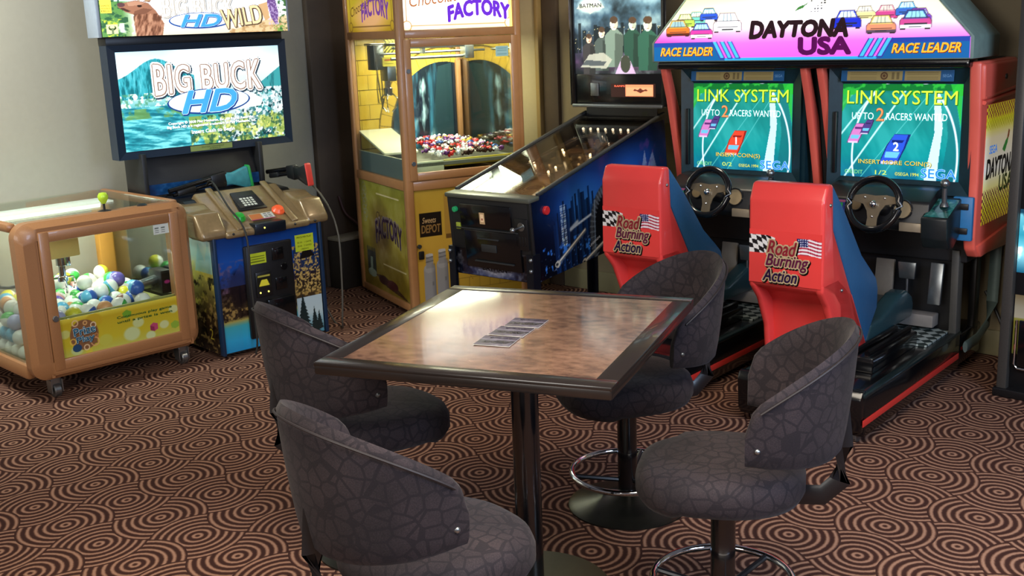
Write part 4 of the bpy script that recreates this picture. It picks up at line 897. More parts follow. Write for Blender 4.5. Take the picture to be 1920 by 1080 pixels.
A = Art(.085, .055, .003, '#d2c04a'); A.rect(.012, .035, .07, .043, '#b0502c'); A.rect(.012, .014, .07, .018, '#6a5a1c'); A.build('warning_plate', M['art'], ch, (.07, .43, 1.49), (1, 0, 0), (0, 0, 1))
p = P(); p.cyl((.12, .5, 1.36), (.12, .5, 1.43), .02); p.cyl((.12, .5, 1.31), (.12, .5, 1.36), .028)
for k in range(3):
    a = 2 * PI * k / 3; c, s_ = math.cos(a), math.sin(a); p.tube([(.12 + .02 * c, .5 + .02 * s_, 1.33), (.12 + .06 * c, .5 + .06 * s_, 1.29), (.12 + .05 * c, .5 + .05 * s_, 1.24), (.12 + .02 * c, .5 + .02 * s_, 1.21)], .005, 6)
p.build('claw', M['chrome'], ch)
P().tube([(.12 + .012 * math.cos(k * .9), .5 + .012 * math.sin(k * .9), 1.43 + k * .0028) for k in range(24)], .003, 6).tube([(.06, .5, 1.5), (.05, .5, 1.35), (.055, .5, 1.27), (.075, .5, 1.26), (.085, .5, 1.34), (.08, .5, 1.48)], .004, 6).tube([(.03, .45, 1.55), (.028, .4, 1.35), (.04, .4, 1.24), (.055, .42, 1.3)], .004, 6).build('claw_cable', M['black'], ch)
P().cyl((.14, .2, 1.668), (.70, .2, 1.668), .012).cyl((.14, .7, 1.668), (.70, .7, 1.668), .012).build('lamp_tube', M['lamp'], ch)
def lamp_in(parent, loc, sx, sy, power, col):
    l = bpy.data.lights.new('interior_light', 'AREA'); l.shape = 'RECTANGLE'; l.size = sx; l.size_y = sy; l.energy = power; l.color = col
    o = bpy.data.objects.new('interior_light', l); COL.objects.link(o); o.parent = parent; o.location = loc; return o
lamp_in(ch, (.4, .45, 1.65), .6, .6, 24, (1, .95, .70))
def rot27(x, y, z, o, yaw):
    c, s_ = math.cos(math.radians(yaw)), math.sin(math.radians(yaw)); return (o[0] + c * x - s_ * y, o[1] + s_ * x + c * y, z)
# sweets: one wrapped sweet, then copies
def sweet(colname, hexc):
    p = P(); p.sph((0, 0, 0), .0165, 10, sz=.75, axis=(1, 0, 0)); n = 8
    for sg in (-1, 1): p.lathe([(0, .013), (.004, .013), (.011, .026), (0, .023)], (0, 0, 0), n, 0, (sg, 0, 0))
    o = p.build('wrapped_sweet', mat('foil_' + colname, hexc, .22, .35, var=.05), None)
    return tag(o, colname + ' foil-wrapped sweet in the heap behind the crane glass', 'sweet', colname + ' sweets in the tall crane')
cols = [('red', '#c02a2c'), ('white', '#e6e2dc'), ('gold', '#c8a040'), ('purple', '#5a2a6a'), ('pink', '#d86a7a'), ('dark brown', '#3a2018'), ('blue', '#3a5a9a'), ('silver', '#b8bcc4')]
protos = [sweet(*c) for c in cols]; used = [False] * len(cols); rs = random.Random(11)
pts = []
for i in range(17):
    for j in range(15):
        x = .06 + i * .043 + (j % 2) * .02 + rs.uniform(-.006, .006); y = .118 + j * .047 + rs.uniform(-.006, .006)
        if x > CW - .08 or (x < .27 and y < .40) or (x < .30 and y > .36): continue
        pts.append((x, y, .955 + .06 * math.exp(-((x - .48) ** 2 + (y - .55) ** 2) / .07) + rs.uniform(0, .012)))
for x, y, z in pts:
    k = rs.choice([0, 0, 1, 2, 3, 3, 4, 5, 5, 6, 7, 1, 7, 5]); loc = rot27(x, y, z, (-.601, 6.5), 27.3)
    o = protos[k] if not used[k] else protos[k].copy()
    if used[k]: COL.objects.link(o)
    used[k] = True; o.location = loc; o.rotation_euler = (rs.uniform(-.5, .5), rs.uniform(-.5, .5), rs.uniform(0, 6.3))

# ---------------------------------------------------------------- low crane machine with balls
pp = root('low_crane_machine', 'low glass-sided crane machine in a rounded brown frame, filled with toy balls', 'crane machine', (-2.224, 5.157, 0), 45.1)
X0, X1, Y1, Z0, Z1 = -.10, .793, .99, .115, .885
def ring_frame(p, y0, y1, x0, x1, z0, z1, t, r, bev, m=0):
    """rounded rectangular ring standing in the xz plane"""
    def rr(x0, x1, z0, z1, r, n=7):
        o = []
        for cx, cz, a0 in ((x1 - r, z1 - r, 0), (x0 + r, z1 - r, 90), (x0 + r, z0 + r, 180), (x1 - r, z0 + r, 270)):
            for k in range(n): a = math.radians(a0 + 90 * k / (n - 1)); o.append((cx + r * math.cos(a), cz + r * math.sin(a)))
        return o
    n = len(rr(0, 1, 0, 1, .1)); L = []
    for (ins, y) in ((bev, y0), (0, y0 + bev), (0, y1 - bev), (bev, y1)):
        L.append([(x, y, z) for x, z in rr(x0 + ins, x1 - ins, z0 + ins, z1 - ins, r)])
    inner = [[(x, y, z) for x, z in rr(x0 + t, x1 - t, z0 + t, z1 - t, max(.006, r - t))] for y in (y1, y0)]
    L += inner; vs = [q for l in L for q in l]; k = len(L)
    p.add(vs, [(a * n + i, a * n + (i + 1) % n, ((a + 1) % k) * n + (i + 1) % n, ((a + 1) % k) * n + i) for a in range(k) for i in range(n)], m)
p = P(); ring_frame(p, 0, .115, X0, X1, Z0, Z1, .085, .075, .028); ring_frame(p, Y1 - .09, Y1, X0, X1, Z0, Z1, .07, .07, .02)
for x0, x1 in ((X0, X0 + .05), (X1 - .05, X1)):
    p.box(x0, x1, .10, Y1 - .08, Z0, Z0 + .075, .016); p.box(x0, x1, .10, Y1 - .08, Z1 - .045, Z1, .016)
p.build('cabinet_frame', M['brownframe'], pp)
# door
q0, q1, r0, r1, t = .0, .727, .156, .838, .052
p = P()
for b in ((q0, q0 + t, r0, r1), (q1 - t, q1, r0, r1), (q0 + t - .004, q1 - t + .004, r0, r0 + t), (q0 + t - .004, q1 - t + .004, r1 - t, r1)): p.box(b[0], b[1], -.006, .03, b[2], b[3], .006)
# sill between door and ring
p.box(q0 - .018, q0 - .003, .003, .03, r0 - .03, r1 + .02); p.box(q1 + .003, q1 + .018, .003, .03, r0 - .03, r1 + .02); p.box(q0 - .01, q1 + .01, .003, .03, r1 + .003, r1 + .02); p.box(q0 - .01, q1 + .01, .003, .03, r0 - .02, r0 - .003)
dr = p.build('front_door', M['brownframe'], pp)
P().box(q0 + t, q1 - t, .004, .009, .40, r1 - t).build('door_glass', M['glass'], dr, smooth=False)
P().cyl((q0 + .03, -.016, .415), (q0 + .03, -.004, .415), .015).build('door_lock', M['steel'], dr)
A = Art(q1 - q0 - 2 * t, .197, .0025, '#b8a82c'); w, h = A.w, A.h
A.grad([(0, '#b4b858'), (.3, '#bcae2c'), (.85, '#b8a024'), (1, '#d8c848')])
for x, y, r, c in ((.07, .03, .035, '#b8c88a'), (.13, .015, .02, '#c8bc3c'), (.22, .05, .04, '#b8b84c'), (.36, .05, .05, '#bccc9a'), (.40, .10, .035, '#bcc890'), (.46, .02, .03, '#c0d0a0'), (.54, .06, .03, '#c2cc98'), (.60, .13, .03, '#bfca94'), (.02, .12, .03, '#bcc070'), (.17, .16, .05, '#b89a24')):
    A.ell(x, y, r, r * .8, c, .9, .25)
for x, y, c in ((.345, .165, '#6a9a2c'), (.60, .055, '#86a838')): A.poly([(x - .025, y), (x, y + .014), (x + .025, y), (x + .02, y - .022), (x, y - .03), (x - .02, y - .022)], c)
A.poly([(.46, .07), (.48, .082), (.503, .074), (.503, .045), (.483, .035), (.46, .045)], '#b04468'); A.poly([(.46, .07), (.483, .06), (.483, .035), (.46, .045)], '#8a2c50')
A.ell(.115, .10, .075, .078, '#7c5638', 1, .06); A.rect(.055, .045, .178, .155, '#7c5638')
for x, y, r, c in ((.075, .165, .014, '#d8b890'), (.125, .158, .009, '#d8a868'), (.165, .14, .013, '#e0c8a0'), (.055, .075, .014, '#d8b050'), (.165, .055, .020, '#d8a070'), (.12, .035, .013, '#e0c49a'), (.175, .085, .008, '#b87a4a')): A.ring(x, y, r, .0025, c)
A.ell(.072, .04, .024, .02, '#1f4468')
for s_, y, ww in (('Prize', .122, .10), ('Play', .076, .083)): A.text(s_, .118, y, .038, '#2f7ea4', ww * 1.08, bold=.02, rot=.05, outline=[('#1c2a3a', .10, (.002, -.002)), ('#dcecee', .065, (0, 0))])
for k, (s_, ww) in enumerate((('Continuous play game', .30), ('until a prize is won', .30))): A.text(s_, .44, .145 - k * .024, .016, '#2f6a3a', ww, bold=.02, outline=[('#8aa83a', .05, (0, 0))])
A.build('front_artwork', M['artgloss'], dr, (q0 + t, .0085, .203), (1, 0, 0), (0, 0, 1))
A = Art(.085, .05, .003, '#d6dcd2'); [A.rect(.008 + .035 * (k % 2), .008 + .011 * (k // 2), .03 + .035 * (k % 2), .012 + .011 * (k // 2), '#5a625a') for k in range(6)]
A.build('door_notice', M['art'], dr, (q1 - t - .088, .0035, .735), (1, 0, 0), (0, 0, 1))
for xx in (X0 + .018, X1 - .022): P().box(xx, xx + .004, .115, Y1 - .09, Z0 + .07, Z1 - .04).build('side_glass', M['glass'], pp, smooth=False)
P().box(X0 + .05, X1 - .05, .10, Y1 - .07, Z1 - .008, Z1 - .003).build('top_glass', M['topglass'], pp, smooth=False)
P().box(X0 + .06, X1 - .06, Y1 - .02, Y1 - .015, Z0 + .06, Z1 - .06).build('back_glass', M['glass'], pp, smooth=False)
# corner pillar, lamp, deck
P().box(.69, .78, Y1 - .13, Y1 - .05, Z0 + .07, Z1 - .06, .008).build('corner_pillar', mat('orange_pillar', '#c08a3c', .35, var=.06), pp)
P().cyl((X0 + .06, .72, .825), (X1 - .14, .72, .825), .016).build('lamp_tube', M['lamp'], pp)
P().box(X0 + .07, X1 - .10, .63, .80, .842, .85).build('lamp_reflector', mat('white_reflector', '#f4f6ee', .5, var=.02, emit=1.4), pp)
lamp_in(pp, (.35, .6, .815), .55, .3, 7, (1, .97, .84))
p = P(); p.box(X0 + .04, X1 - .04, .05, Y1 - .03, Z0 + .02, .15); p.box(q0 + .01, q1, .045, .06, .15, .40); p.build('ball_bin', mat('olive_bin', '#8a8a4a', .5), pp)
p = P(); p.box(.10, .388, .44, .56, .615, .725, .006); p.build('claw_carriage', mat('warm_white_carriage', '#e0b468', .4, var=.04), pp)
P().box(.10, .38, .434, .44, .725, .775).box(.10, X1 - .08, .40, .42, .793, .812).build('carriage_trim', M['white'], pp)
p = P(); c = (.305, .5); p.cyl((*c, .60), (*c, .63), .012); p.cyl((*c, .565), (*c, .63), .028); p.box(c[0] + .02, c[0] + .045, c[1] - .015, c[1] + .015, .56, .62, .003); p.cyl((*c, .50), (*c, .565), .018); p.cyl((*c, .48), (*c, .51), .027)
for k in range(3):
    a = 2 * PI * k / 3 + .3; co, si = math.cos(a), math.sin(a); p.tube([(c[0] + .02 * co, c[1] + .02 * si, .50), (c[0] + .065 * co, c[1] + .065 * si, .495), (c[0] + .075 * co, c[1] + .075 * si, .46), (c[0] + .06 * co, c[1] + .06 * si, .43)], .006, 8)
p.build('claw', M['chrome'], pp)
P().tube([(-.045, .5, .80), (-.05, .5, .66), (-.045, .5, .56), (-.02, .5, .51), (.02, .5, .50), (.1, .5, .50)], .009, 8).build('cable', M['darkgrey'], pp)
p = P(); p.box(.70, .765, .20, .33, .375, .50, .005); b = p.build('prize_box', M['black'], pp)
A = Art(.055, .1, .003, '#0d0d10'); A.ell(.028, .05, .020, .012, '#b0308a', 1, .3); A.build('box_badge', M['art'], b, (.705, .199, .388), (1, 0, 0), (0, 0, 1))
P().cyl((.60, .24, .44), (.70, .26, .45), .025).cyl((.62, .30, .42), (.70, .30, .42), .02).build('box_motor', M['steel'], b)
kz = Z1 - .006
P().lathe([(0, 0), (.032, 0), (.034, .006), (.012, .012), (0, .012)], (.375, .07, kz), 20).cyl((.375, .07, kz), (.375, .07, kz + .05), .006).build('joystick_base', M['black'], pp)
P().lathe([(0, 0), (.010, .002), (.024, .025), (.026, .04), (.018, .055), (0, .058)], (.375, .07, kz + .04), 20).build('joystick_knob', mat('lime_knob', '#a8c832', .25, var=.03, emit=.15), pp, label='lime green joystick knob')
P().lathe([(0, 0), (.026, 0), (.026, .008), (.018, .014), (0, .014)], (.57, .06, kz), 20).build('drop_button', M['black'], pp)
for i, (x, y) in enumerate(((X0 + .13, .10), (X1 - .07, .10), (X0 + .13, Y1 - .12), (X1 - .07, Y1 - .12))):
    p = P(); p.cyl((x - .018, y, .036), (x + .018, y, .036), .036, n=20); p.box(x - .026, x + .026, y - .012, y + .045, .05, Z0 + .012, .003); p.cyl((x, y + .02, .085), (x, y + .02, Z0 + .01), .03); p.box(x - .03, x - .024, y - .02, y + .03, .025, .09); p.box(x + .024, x + .03, y - .02, y + .03, .025, .09)
    p.build('caster', M['steel'], pp)
# toy balls: settled by pushing overlapping balls apart
R = .041; g = np.random.default_rng(4)
n1 = 92; B = np.empty((n1, 3)); B[:, 0] = g.uniform(X0 + .07, X1 - .14, n1); B[:, 1] = g.uniform(.11, .80, n1); B[:, 2] = g.uniform(.35, .52, n1)
n2 = 10; B2 = np.empty((n2, 3)); B2[:, 0] = g.uniform(X0 + .07, .02, n2); B2[:, 1] = g.uniform(.16, .85, n2); B2[:, 2] = g.uniform(.2, .35, n2); B = np.concatenate([B, B2]); N = len(B)
for it in range(520):
    B[:, 2] -= .0012 if it < 330 else 0
    for _ in range(3):
        D = B[:, None] - B[None]; d = np.sqrt((D ** 2).sum(-1)) + np.eye(N) * 9; ov = np.clip(2 * R * 1.01 - d, 0, None); B += (D / d[..., None] * ov[..., None] * .25).sum(1)
        fl = np.where(B[:, 0] > .03, .345, .155) + R
        tr = (B[:, 0] <= .03); B[:, 0] = np.where(tr, -.008, B[:, 0]); cl = np.hypot(B[:, 0] - .305, B[:, 1] - .5) < .11; B[:, 2] = np.where(cl, np.minimum(B[:, 2], .388), B[:, 2]); bxm = (B[:, 1] < .40) & (B[:, 0] > .54); B[:, 0] = np.where(bxm, .54, B[:, 0])
        B[:, 2] = np.maximum(B[:, 2], fl); B[:, 0] = np.clip(B[:, 0], X0 + .03 + R, X1 - .13); B[:, 1] = np.clip(B[:, 1], np.where(B[:, 0] > .03, .07 + R, .165), .805)
P().box(.035, X1 - .05, .065, .90, .155, .343, .004).build('raised_floor', mat('olive_floor', '#8d8d50', .5), pp)
ballm = {}
pal = {'white': '#e4e2dc', 'green': '#3fa84a', 'blue': '#2f58a8', 'sky blue': '#5aa4c8', 'purple': '#6a5aa8', 'yellow': '#d2c838', 'orange': '#d89a6a', 'pink': '#d8a0a0', 'dark grey': '#44484c', 'lavender': '#a8a8d0', 'brown': '#7a5048'}
combo = [('white', 'green'), ('white', 'blue'), ('white', 'white'), ('purple', 'lavender'), ('sky blue', 'white'), ('yellow', 'white'), ('pink', 'white'), ('dark grey', 'green'), ('blue', 'sky blue'), ('white', 'orange'), ('white', 'brown'), ('green', 'white')]
def bm_(c):
    if c not in ballm: ballm[c] = mat('ball_' + c.replace(' ', '_'), pal[c], .3, var=.04)
    return ballm[c]
bp = []
for a, b in combo:
    p = P(); pr = [(R * math.sin(PI * i / 12) if 0 < i < 12 else 0, -R * math.cos(PI * i / 12)) for i in range(13)]
    p.lathe(pr[:8], (0, 0, 0), 22, 0); p.lathe(pr[7:], (0, 0, 0), 22, 1)
    o = p.build('toy_ball', [bm_(a), bm_(b)], None)
    nm = (a + ' and ' + b) if a != b else 'plain ' + a
    bp.append(tag(o, nm + ' toy ball in the low crane machine', 'ball', nm + ' toy balls')); 
usedb = [False] * len(combo); rs = random.Random(2)
for x, y, z in B:
    k = rs.randrange(len(combo)); o = bp[k] if not usedb[k] else bp[k].copy()
    if usedb[k]: COL.objects.link(o)
    usedb[k] = True; o.location = rot27(x, y, z, (-2.224, 5.157), 45.1); o.rotation_euler = (rs.uniform(0, 6), rs.uniform(0, 6), rs.uniform(0, 6))
# ---------------------------------------------------------------- hunting video game
hg = root('hunting_video_game', 'hunting video game with big lake-scene monitor and gold control panel', 'arcade game', (-1.572, 5.774, 0), 42)
edgeb = mat('dark_blue_edge', '#152c48', .35, var=.1)
p = P(); prof = [(.0, .02), (.0, .668), (.30, .84), (.62, .86), (.62, .02)]
p.prism(prof, 'x', .0, .66, .006); hb = p.build('pedestal', M['black'], hg)
for x in (-.006, .648): P().prism([(-.014, .02), (-.014, .67), (.03, .70), (.03, .02)], 'x', x, x + .02, .005).build('edge_trim', edgeb, hb)
A = Art(.626, .63, .0035, '#101a2a'); w, h = A.w, A.h
A.grad([(0, '#1f8ac0'), (.1, '#2aa0d0'), (.22, '#3aa0b0'), (.27, '#a89a50'), (.30, '#2a1f18'), (.42, '#4a3a22'), (.55, '#2a2030'), (.62, '#1a3f8c'), (.8, '#1a4ca0'), (1, '#123470')])
A.blotch(49, .5, '#b09050', 3, .1, (A.Y > .18) * (A.Y < .32), .8); A.blotch(76, .5, '#1a120e', 5, .1, (A.Y > .17) * (A.Y < .42) * (A.X < .2), .8); A.blotch(34, .55, '#7a5a70', 8, .2, (A.Y > .33) * (A.Y < .5), .7)
A.ell(.11, .34, .07, .12, '#120c12', .9, .3); A.poly([(0, .40), (.04, .46), (.09, .42), (.13, .48), (.2, .40), (.2, .36), (0, .36)], '#2a3a70', .7)
A.rect(.46, .25, w, .52, '#1c1812', .5); A.blotch(114, .5, '#b89a58', 4, .08, (A.X > .44) * (A.Y > .24) * (A.Y < .52)); A.poly([(.5, .44), (.545, .53), (.60, .45)], '#1a1614')
A.rect(.46, 0, w, .22, '#9ab8c4'); A.grad([(0, '#4a88a0'), (.2, '#b4c8cc'), (.35, '#b0c4cc')], x0=.46, y1=.22)
for x, b, s in ((.50, .03, .19), (.57, .0, .14), (.60, .02, .10)):
    for k in range(9): A.poly([(x - s * .30 * (1 - k / 9.5), b + s * k / 9), (x + s * .30 * (1 - k / 9.5), b + s * k / 9), (x, b + s * (k + 2.2) / 9)], '#16282a')
A.build('front_artwork', M['artgloss'], hb, (.016, -.0015, .03), (1, 0, 0), (0, 0, 1))
A = Art(.58, .62, .005, '#3a3020'); A.grad([(0, '#2a2018'), (.25, '#3a2c1c'), (.4, '#5a4c2a'), (.7, '#a8a050'), (.85, '#8fb0ac'), (1, '#a8c4c8')]); A.blotch(30, .5, '#1c1610', 3, .15, (A.Y < .42)); A.blotch(27, .55, '#c8b84a', 7, .15, (A.Y > .2) * (A.Y < .5), .8); A.blotch(42, .58, '#c8a860', 9, .1, (A.Y < .3), .6)
A.poly([(.38, .44), (.44, .60), (.5, .5), (.55, .62), (.58, .5), (.58, .44)], '#7ab4c0', .6); A.text('2', .50, .10, .06, '#b8a838'); 
A.build('side_artwork', M['artgloss'], hb, (-.0075, .60, .03), (0, -1, 0), (0, 0, 1))
p = P(); p.box(.165, .465, -.022, .0, .08, .60, .012); cdr = p.build('coin_door', M['black'], hg)
p = P(); p.box(.33, .40, -.034, -.02, .50, .57, .004); p.box(.345, .385, -.038, -.03, .515, .555, .002); p.box(.34, .41, -.03, -.02, .33, .40, .004); p.box(.27, .44, -.05, -.02, .16, .29, .008); p.cyl((.40, -.03, .455), (.40, -.02, .455), .02); p.cyl((.42, -.03, .12), (.42, -.02, .12), .012); p.build('coin_door_fittings', M['blackgloss'], cdr)
p = P(); p.box(.215, .31, -.036, -.02, .31, .45, .005); p.build('note_acceptor', M['black'], cdr)
A = Art(.085, .075, .003, '#15150f'); A.rect(.004, .06, .08, .07, '#8a8438'); A.poly([(.01, .01), (.076, .01), (.06, .045), (.026, .045)], '#b8b030'); A.build('note_label', M['dim'], cdr, (.22, -.0368, .36), (1, 0, 0), (0, 0, 1))
p = P()
for x in (.235, .285): p.sph((x, -.037, .335), .005, 8)
p.build('note_lights', mat('yellow_pilot_light', '#e0d860', .4, emit=2), cdr)
def notice(w, h, rows, title):
    A = Art(w, h, .003, '#b8c832'); A.text(title, w / 2, h * .84, h * .10, '#3a4414', w * .8, bold=.01)
    for k in range(rows): A.rect(w * (.12 + .1 * (k % 2)), h * (.12 + .62 * k / rows), w * (.88 - .1 * (k % 2)), h * (.12 + .62 * k / rows) + .005, '#5a6420', .8)
    return A
A = Art(.105, .06, .0025, '#b8c832'); [A.rect(.01, .01 + k * .014, .095, .016 + k * .014, '#5a6420', .8) for k in range(3)]
A.build('notice_small', M['artgloss'], cdr, (.19, -.0228, .495), (1, 0, 0), (0, 0, 1))
notice(.12, .095, 0, 'PRICE PER PLAY').text('$2.00   1 GAME', .06, .05, .010, '#3a4414', .09).text('$5.00   3 GAMES', .06, .03, .010, '#3a4414', .09).text('CREDITS', .06, .012, .008, '#3a4414', .05).build('notice_large', M['artgloss'], hb, (.495, -.0028, .515), (1, 0, 0), (0, 0, 1))
# gold moulded control panel with side wings
sl = lambda v: .69 + .6 * v
p = P(); p.prism([(-.03, .655), (-.03, .69), (.0, .70), (.31, sl(.31)), (.36, .835), (.5, .825), (.5, .68), (.0, .655)], 'x', .07, .59, .018, seg=3)
for x0, x1, s in ((-.07, .085, 1), (.575, .72, -1)):
    p.prism([(-.02, .66), (-.02, .70), (.05, .80), (.13, .80), (.20, .83), (.42, .82), (.42, .70), (.1, .66)], 'x', x0, x1, .03, seg=3)
for x in (.16, .50): p.prism([(-.02, .69), (.31, sl(.31) + .005), (.31, sl(.31) + .02), (-.02, .705)], 'x', x - .02, x + .02, .008)
cp = p.build('control_panel', M['gold'], hg)
on = Vector((0, -.6, 1)).normalized()
def onp(u, v, k=.0): return Vector((u, v, sl(v) + .004)) + on * k
A = Art(.15, .10, .002, '#1a1a1a'); A.rect(.02, .008, .13, .092, '#242424')
for i in range(4):
    for j in range(4): A.rect(.036 + i * .021, .014 + j * .019, .051 + i * .021, .027 + j * .019, '#c8ccc0')
A.build('keypad', M['artgloss'], cp, onp(.25, .135, .012), (1, 0, 0), (0, 1, .6))
P().prism([(.235, .12), (.41, .12), (.40, .26), (.26, .26)], 'z', .0, .01, .004).build('keypad_plate', M['black'], cp, tf=lambda v: tuple(onp(v[0], v[1], v[2])))
for nm, u, v, hx in (('green', .205, .075, '#1f8a2c'), ('red', .455, .085, '#d8542c')):
    q = onp(u, v, .0); p = P(); p.lathe([(0, 0), (.036, 0), (.037, .012), (.030, .02), (.024, .028), (0, .03)], q, 24, 0, on); p.build(nm + '_button', mat(nm + '_lit_button', hx, .3, var=.03, emit=.25), cp)
A = Art(.15, .055, .0025, '#a89878'); A.rect(.005, .005, .075, .05, '#b06a3c'); A.rect(.08, .005, .145, .05, '#b8b8b4'); A.rect(0, 0, .15, .006, '#8a3a5a'); [A.rect(.09 + (k % 2) * .025, .012 + (k // 2) * .014, .11 + (k % 2) * .025, .02 + (k // 2) * .014, '#6a6a6a') for k in range(6)]
A.build('panel_label', M['artgloss'], cp, onp(.255, .03, .016), (1, 0, 0), (0, 1, .6))
p = P(); p.box(.235, .425, -.045, .03, .655, .715, .006); p.build('card_reader', mat('reader_blue_black', '#10161f', .3), cp); P().sph((.29, -.046, .69), .005, 8).build('reader_light', mat('reader_pilot', '#e0d860', .4, emit=2), cp)
p = P()
for x in (.11, .18, .49, .62): p.sph((x, -.03, .68), .007, 8)
p.build('panel_bolts', M['black'], cp)
# neck, monitor, marquee
p = P(); p.prism([(.50, .80), (.50, .93), (.56, 1.12), (.75, 1.12), (.75, .80)], 'x', -.115, .60, .03, seg=3); p.box(-.13, -.10, .47, .7, .80, 1.10, .006); p.box(.585, .615, .47, .7, .80, 1.10, .006); p.build('speaker_neck', M['blackwood'], hg)
A = Art(.69, .06, .004, '#123a6a'); A.speck(40, .4, 3, '#0a1a30', '#5a9ac8'); A.build('neck_artwork', M['artgloss'], hg, (-.10, .49, .865), (1, 0, 0), (0, 0, 1))
p = P(); p.box(-.06, .56, .50, .95, .02, .80, .01); p.box(-.0, .5, .62, .80, 1.1, 1.7, .01); p.build('rear_cabinet', M['black'], hg)
m0, m1, n0, n1, mv = -.24, .84, 1.074, 1.68, .50
p = P(); frame_ring(p, m0, m1, n0, n1, mv, m0 + .046, m1 - .048, n0 + .042, n1 - .036, mv + .006); frame_ring(p, m0, m1, n0, n1, mv, m0, m1, n0, n1, mv + .09); p.box(m0 + .002, m1 - .002, mv + .03, mv + .10, n0 + .002, n1 - .002, .004)
mo = p.build('monitor', mat('navy_black_bezel', '#142334', .3, var=.1), hg, smooth=False)
A = Art(m1 - m0 - .094, n1 - n0 - .078, .003, '#2aa0b0'); w, h = A.w, A.h
A.grad([(0, '#2a7a70'), (.15, '#2a8a88'), (.4, '#3a9a9c'), (.55, '#b8d4d4'), (.72, '#cfe0e0'), (.85, '#dcecec'), (1, '#b4d8ec')]); A.ell(.62 * w, .95 * h, .35, .14, '#fafcfa', .9, .8)
hill = h * (.70 + .22 * np.exp(-((A.X - .22) / .16) ** 2)); n = fbm(A.X * 110, A.Y * 22, 3); m = (A.Y < hill) * (A.Y > h * .52) * (A.X < .44); A.mix(m * .95, '#2f9aa8'); A.mix(m * np.clip((n - .45) * 4, 0, .9), '#0f5a64'); A.mix(m * np.clip((.4 - n) * 3, 0, .5), '#7ad0d8')
m = (A.Y < h * (.60 + .18 * np.clip((A.X - .84) / .15, 0, 1))) * (A.X > .83) * (A.Y > .5 * h); A.mix(m * .9, '#2a8a90'); A.mix(m * np.clip((fbm(A.X * 60, A.Y * 10, 6) - .5) * 4, 0, .9), '#0f4a54')
m = (A.Y < h * .58) * (A.Y > h * .40) * (A.X < .3); A.blotch(49, .48, '#e4eef0', 3, .1, m); A.blotch(57, .55, '#4a8a6a', 5, .1, m, .8)
wv = fbm(A.X * 16 + A.Y * 40, A.Y * 80, 9); m = (A.Y < h * .44) * (A.X < .16 + 1.1 * (h * .62 - A.Y)); A.mix(m * .9, '#2a8a9a'); A.mix(m * np.clip((wv - .5) * 5, 0, .9), '#7ad0d4'); A.mix(m * np.clip((.45 - wv) * 5, 0, .8), '#105a6a')
A.blotch(23, .5, '#6a8a3a', 4, .15, (A.Y < h * .42) * (A.Y > h * .32) * (A.X < .35), .7)
m = (A.Y < h * .56) * (A.X > .60 - .2 * (h * .5 - A.Y)); A.blotch(30, .40, '#dfe8ea', 2, .08, m); A.blotch(42, .5, '#2a6a70', 7, .08, m, .9); A.blotch(57, .56, '#b8c8cc', 12, .05, m); A.blotch(65, .6, '#10343c', 15, .06, m)
m = (A.Y < h * .30) * (A.X > .38); A.blotch(27, .46, '#8a9a3a', 8, .12, m, .8); A.blotch(34, .55, '#c8cc6a', 11, .1, m, .8); A.blotch(46, .58, '#1f4a3a', 14, .1, m, .8); A.poly([(.66, .24), (.74, .29), (.86, .23), (.84, .19), (.68, .18)], '#eef2ee', .9)
A.text('BIG BUCK', w * .535, h * .705, .135, '#efe4dc', w * .66, bold=.012, grow=.25, outline=[('#2a3c4c', .13, (.004, -.005)), ('#fbfaf6', .10, (0, 0)), ('#8a7468', .055, (.001, -.001))], spacing=1.12)
A.shape([(w * .525 + math.copysign(abs(math.cos(a)) ** 1.0, math.cos(a)) * w * .26, h * .45 + math.sin(a) * abs(math.sin(a)) ** .1 * h * .135) for a in [2 * PI * k / 40 for k in range(40)]], '#1f3c7c'); A.shape([(w * .525 + math.cos(a) * w * .25, h * .455 + math.sin(a) * h * .12) for a in [2 * PI * k / 40 for k in range(40)]], '#cfe4ee')
A.text('HD', w * .525, h * .455, .115, '#4a9ad8', w * .34, bold=.05, shear=.32, outline=[('#183a80', .10, (.003, -.004)), ('#e8f4fa', .065, (0, 0))])
for y, s_, ww, hh in ((.245, 'Copyright \u00a9 2008 Play Mechanix, Inc. All Rights Reserved.', .54, .018), (.205, 'Big Buck HD is a registered trademark of Play Mechanix, Inc.', .56, .018), (.135, 'Insert Cash to Begin', .27, .026)): A.text(s_, w * .53, h * y, hh, '#f4faf8', w * ww, bold=.02, outline=[('#123c3c', .05, (.002, -.002))])
A.build('screen', M['screen'], mo, (m0 + .046, mv + .004, n0 + .042), (1, 0, 0), (0, 0, 1))
A = Art(.26, .03, .003, '#8a9a58'); A.text('ENTERTAINMENT', .14, .019, .009, '#3a4a20', .14); A.text('AMERICA', .15, .008, .008, '#3a4a20', .07); A.build('badge', M['art'], mo, (.176, mv - .0012, 1.082), (1, 0, 0), (0, 0, 1))
k0, k1, z0, z1 = -.262, .855, 1.722, 1.955
p = P(); p.box(k0, k1, mv - .02, mv + .16, z0, z1, .008); p.box(k0 + .03, k1 - .02, mv + .02, mv + .12, 1.675, 1.725, .006); mq = p.build('marquee', M['black'], hg); cheek = mat('clear_grey_acrylic', '#8d97a4', .3); P().box(k0 - .02, k0, mv - .022, mv + .12, z0, z1, .003).build('marquee_cheek', cheek, mq); P().box(k1, k1 + .012, mv - .022, mv + .12, z0, z1, .003).build('marquee_cheek', cheek, mq)
A = Art(k1 - k0 - .004, .302, .003, '#f4f6f4'); w, h = A.w, A.h
A.grad([(0, '#e4d8bc'), (.2, '#f0e8d8'), (.5, '#fbfbf8'), (.8, '#dcecf8'), (1, '#b8dcf4')])
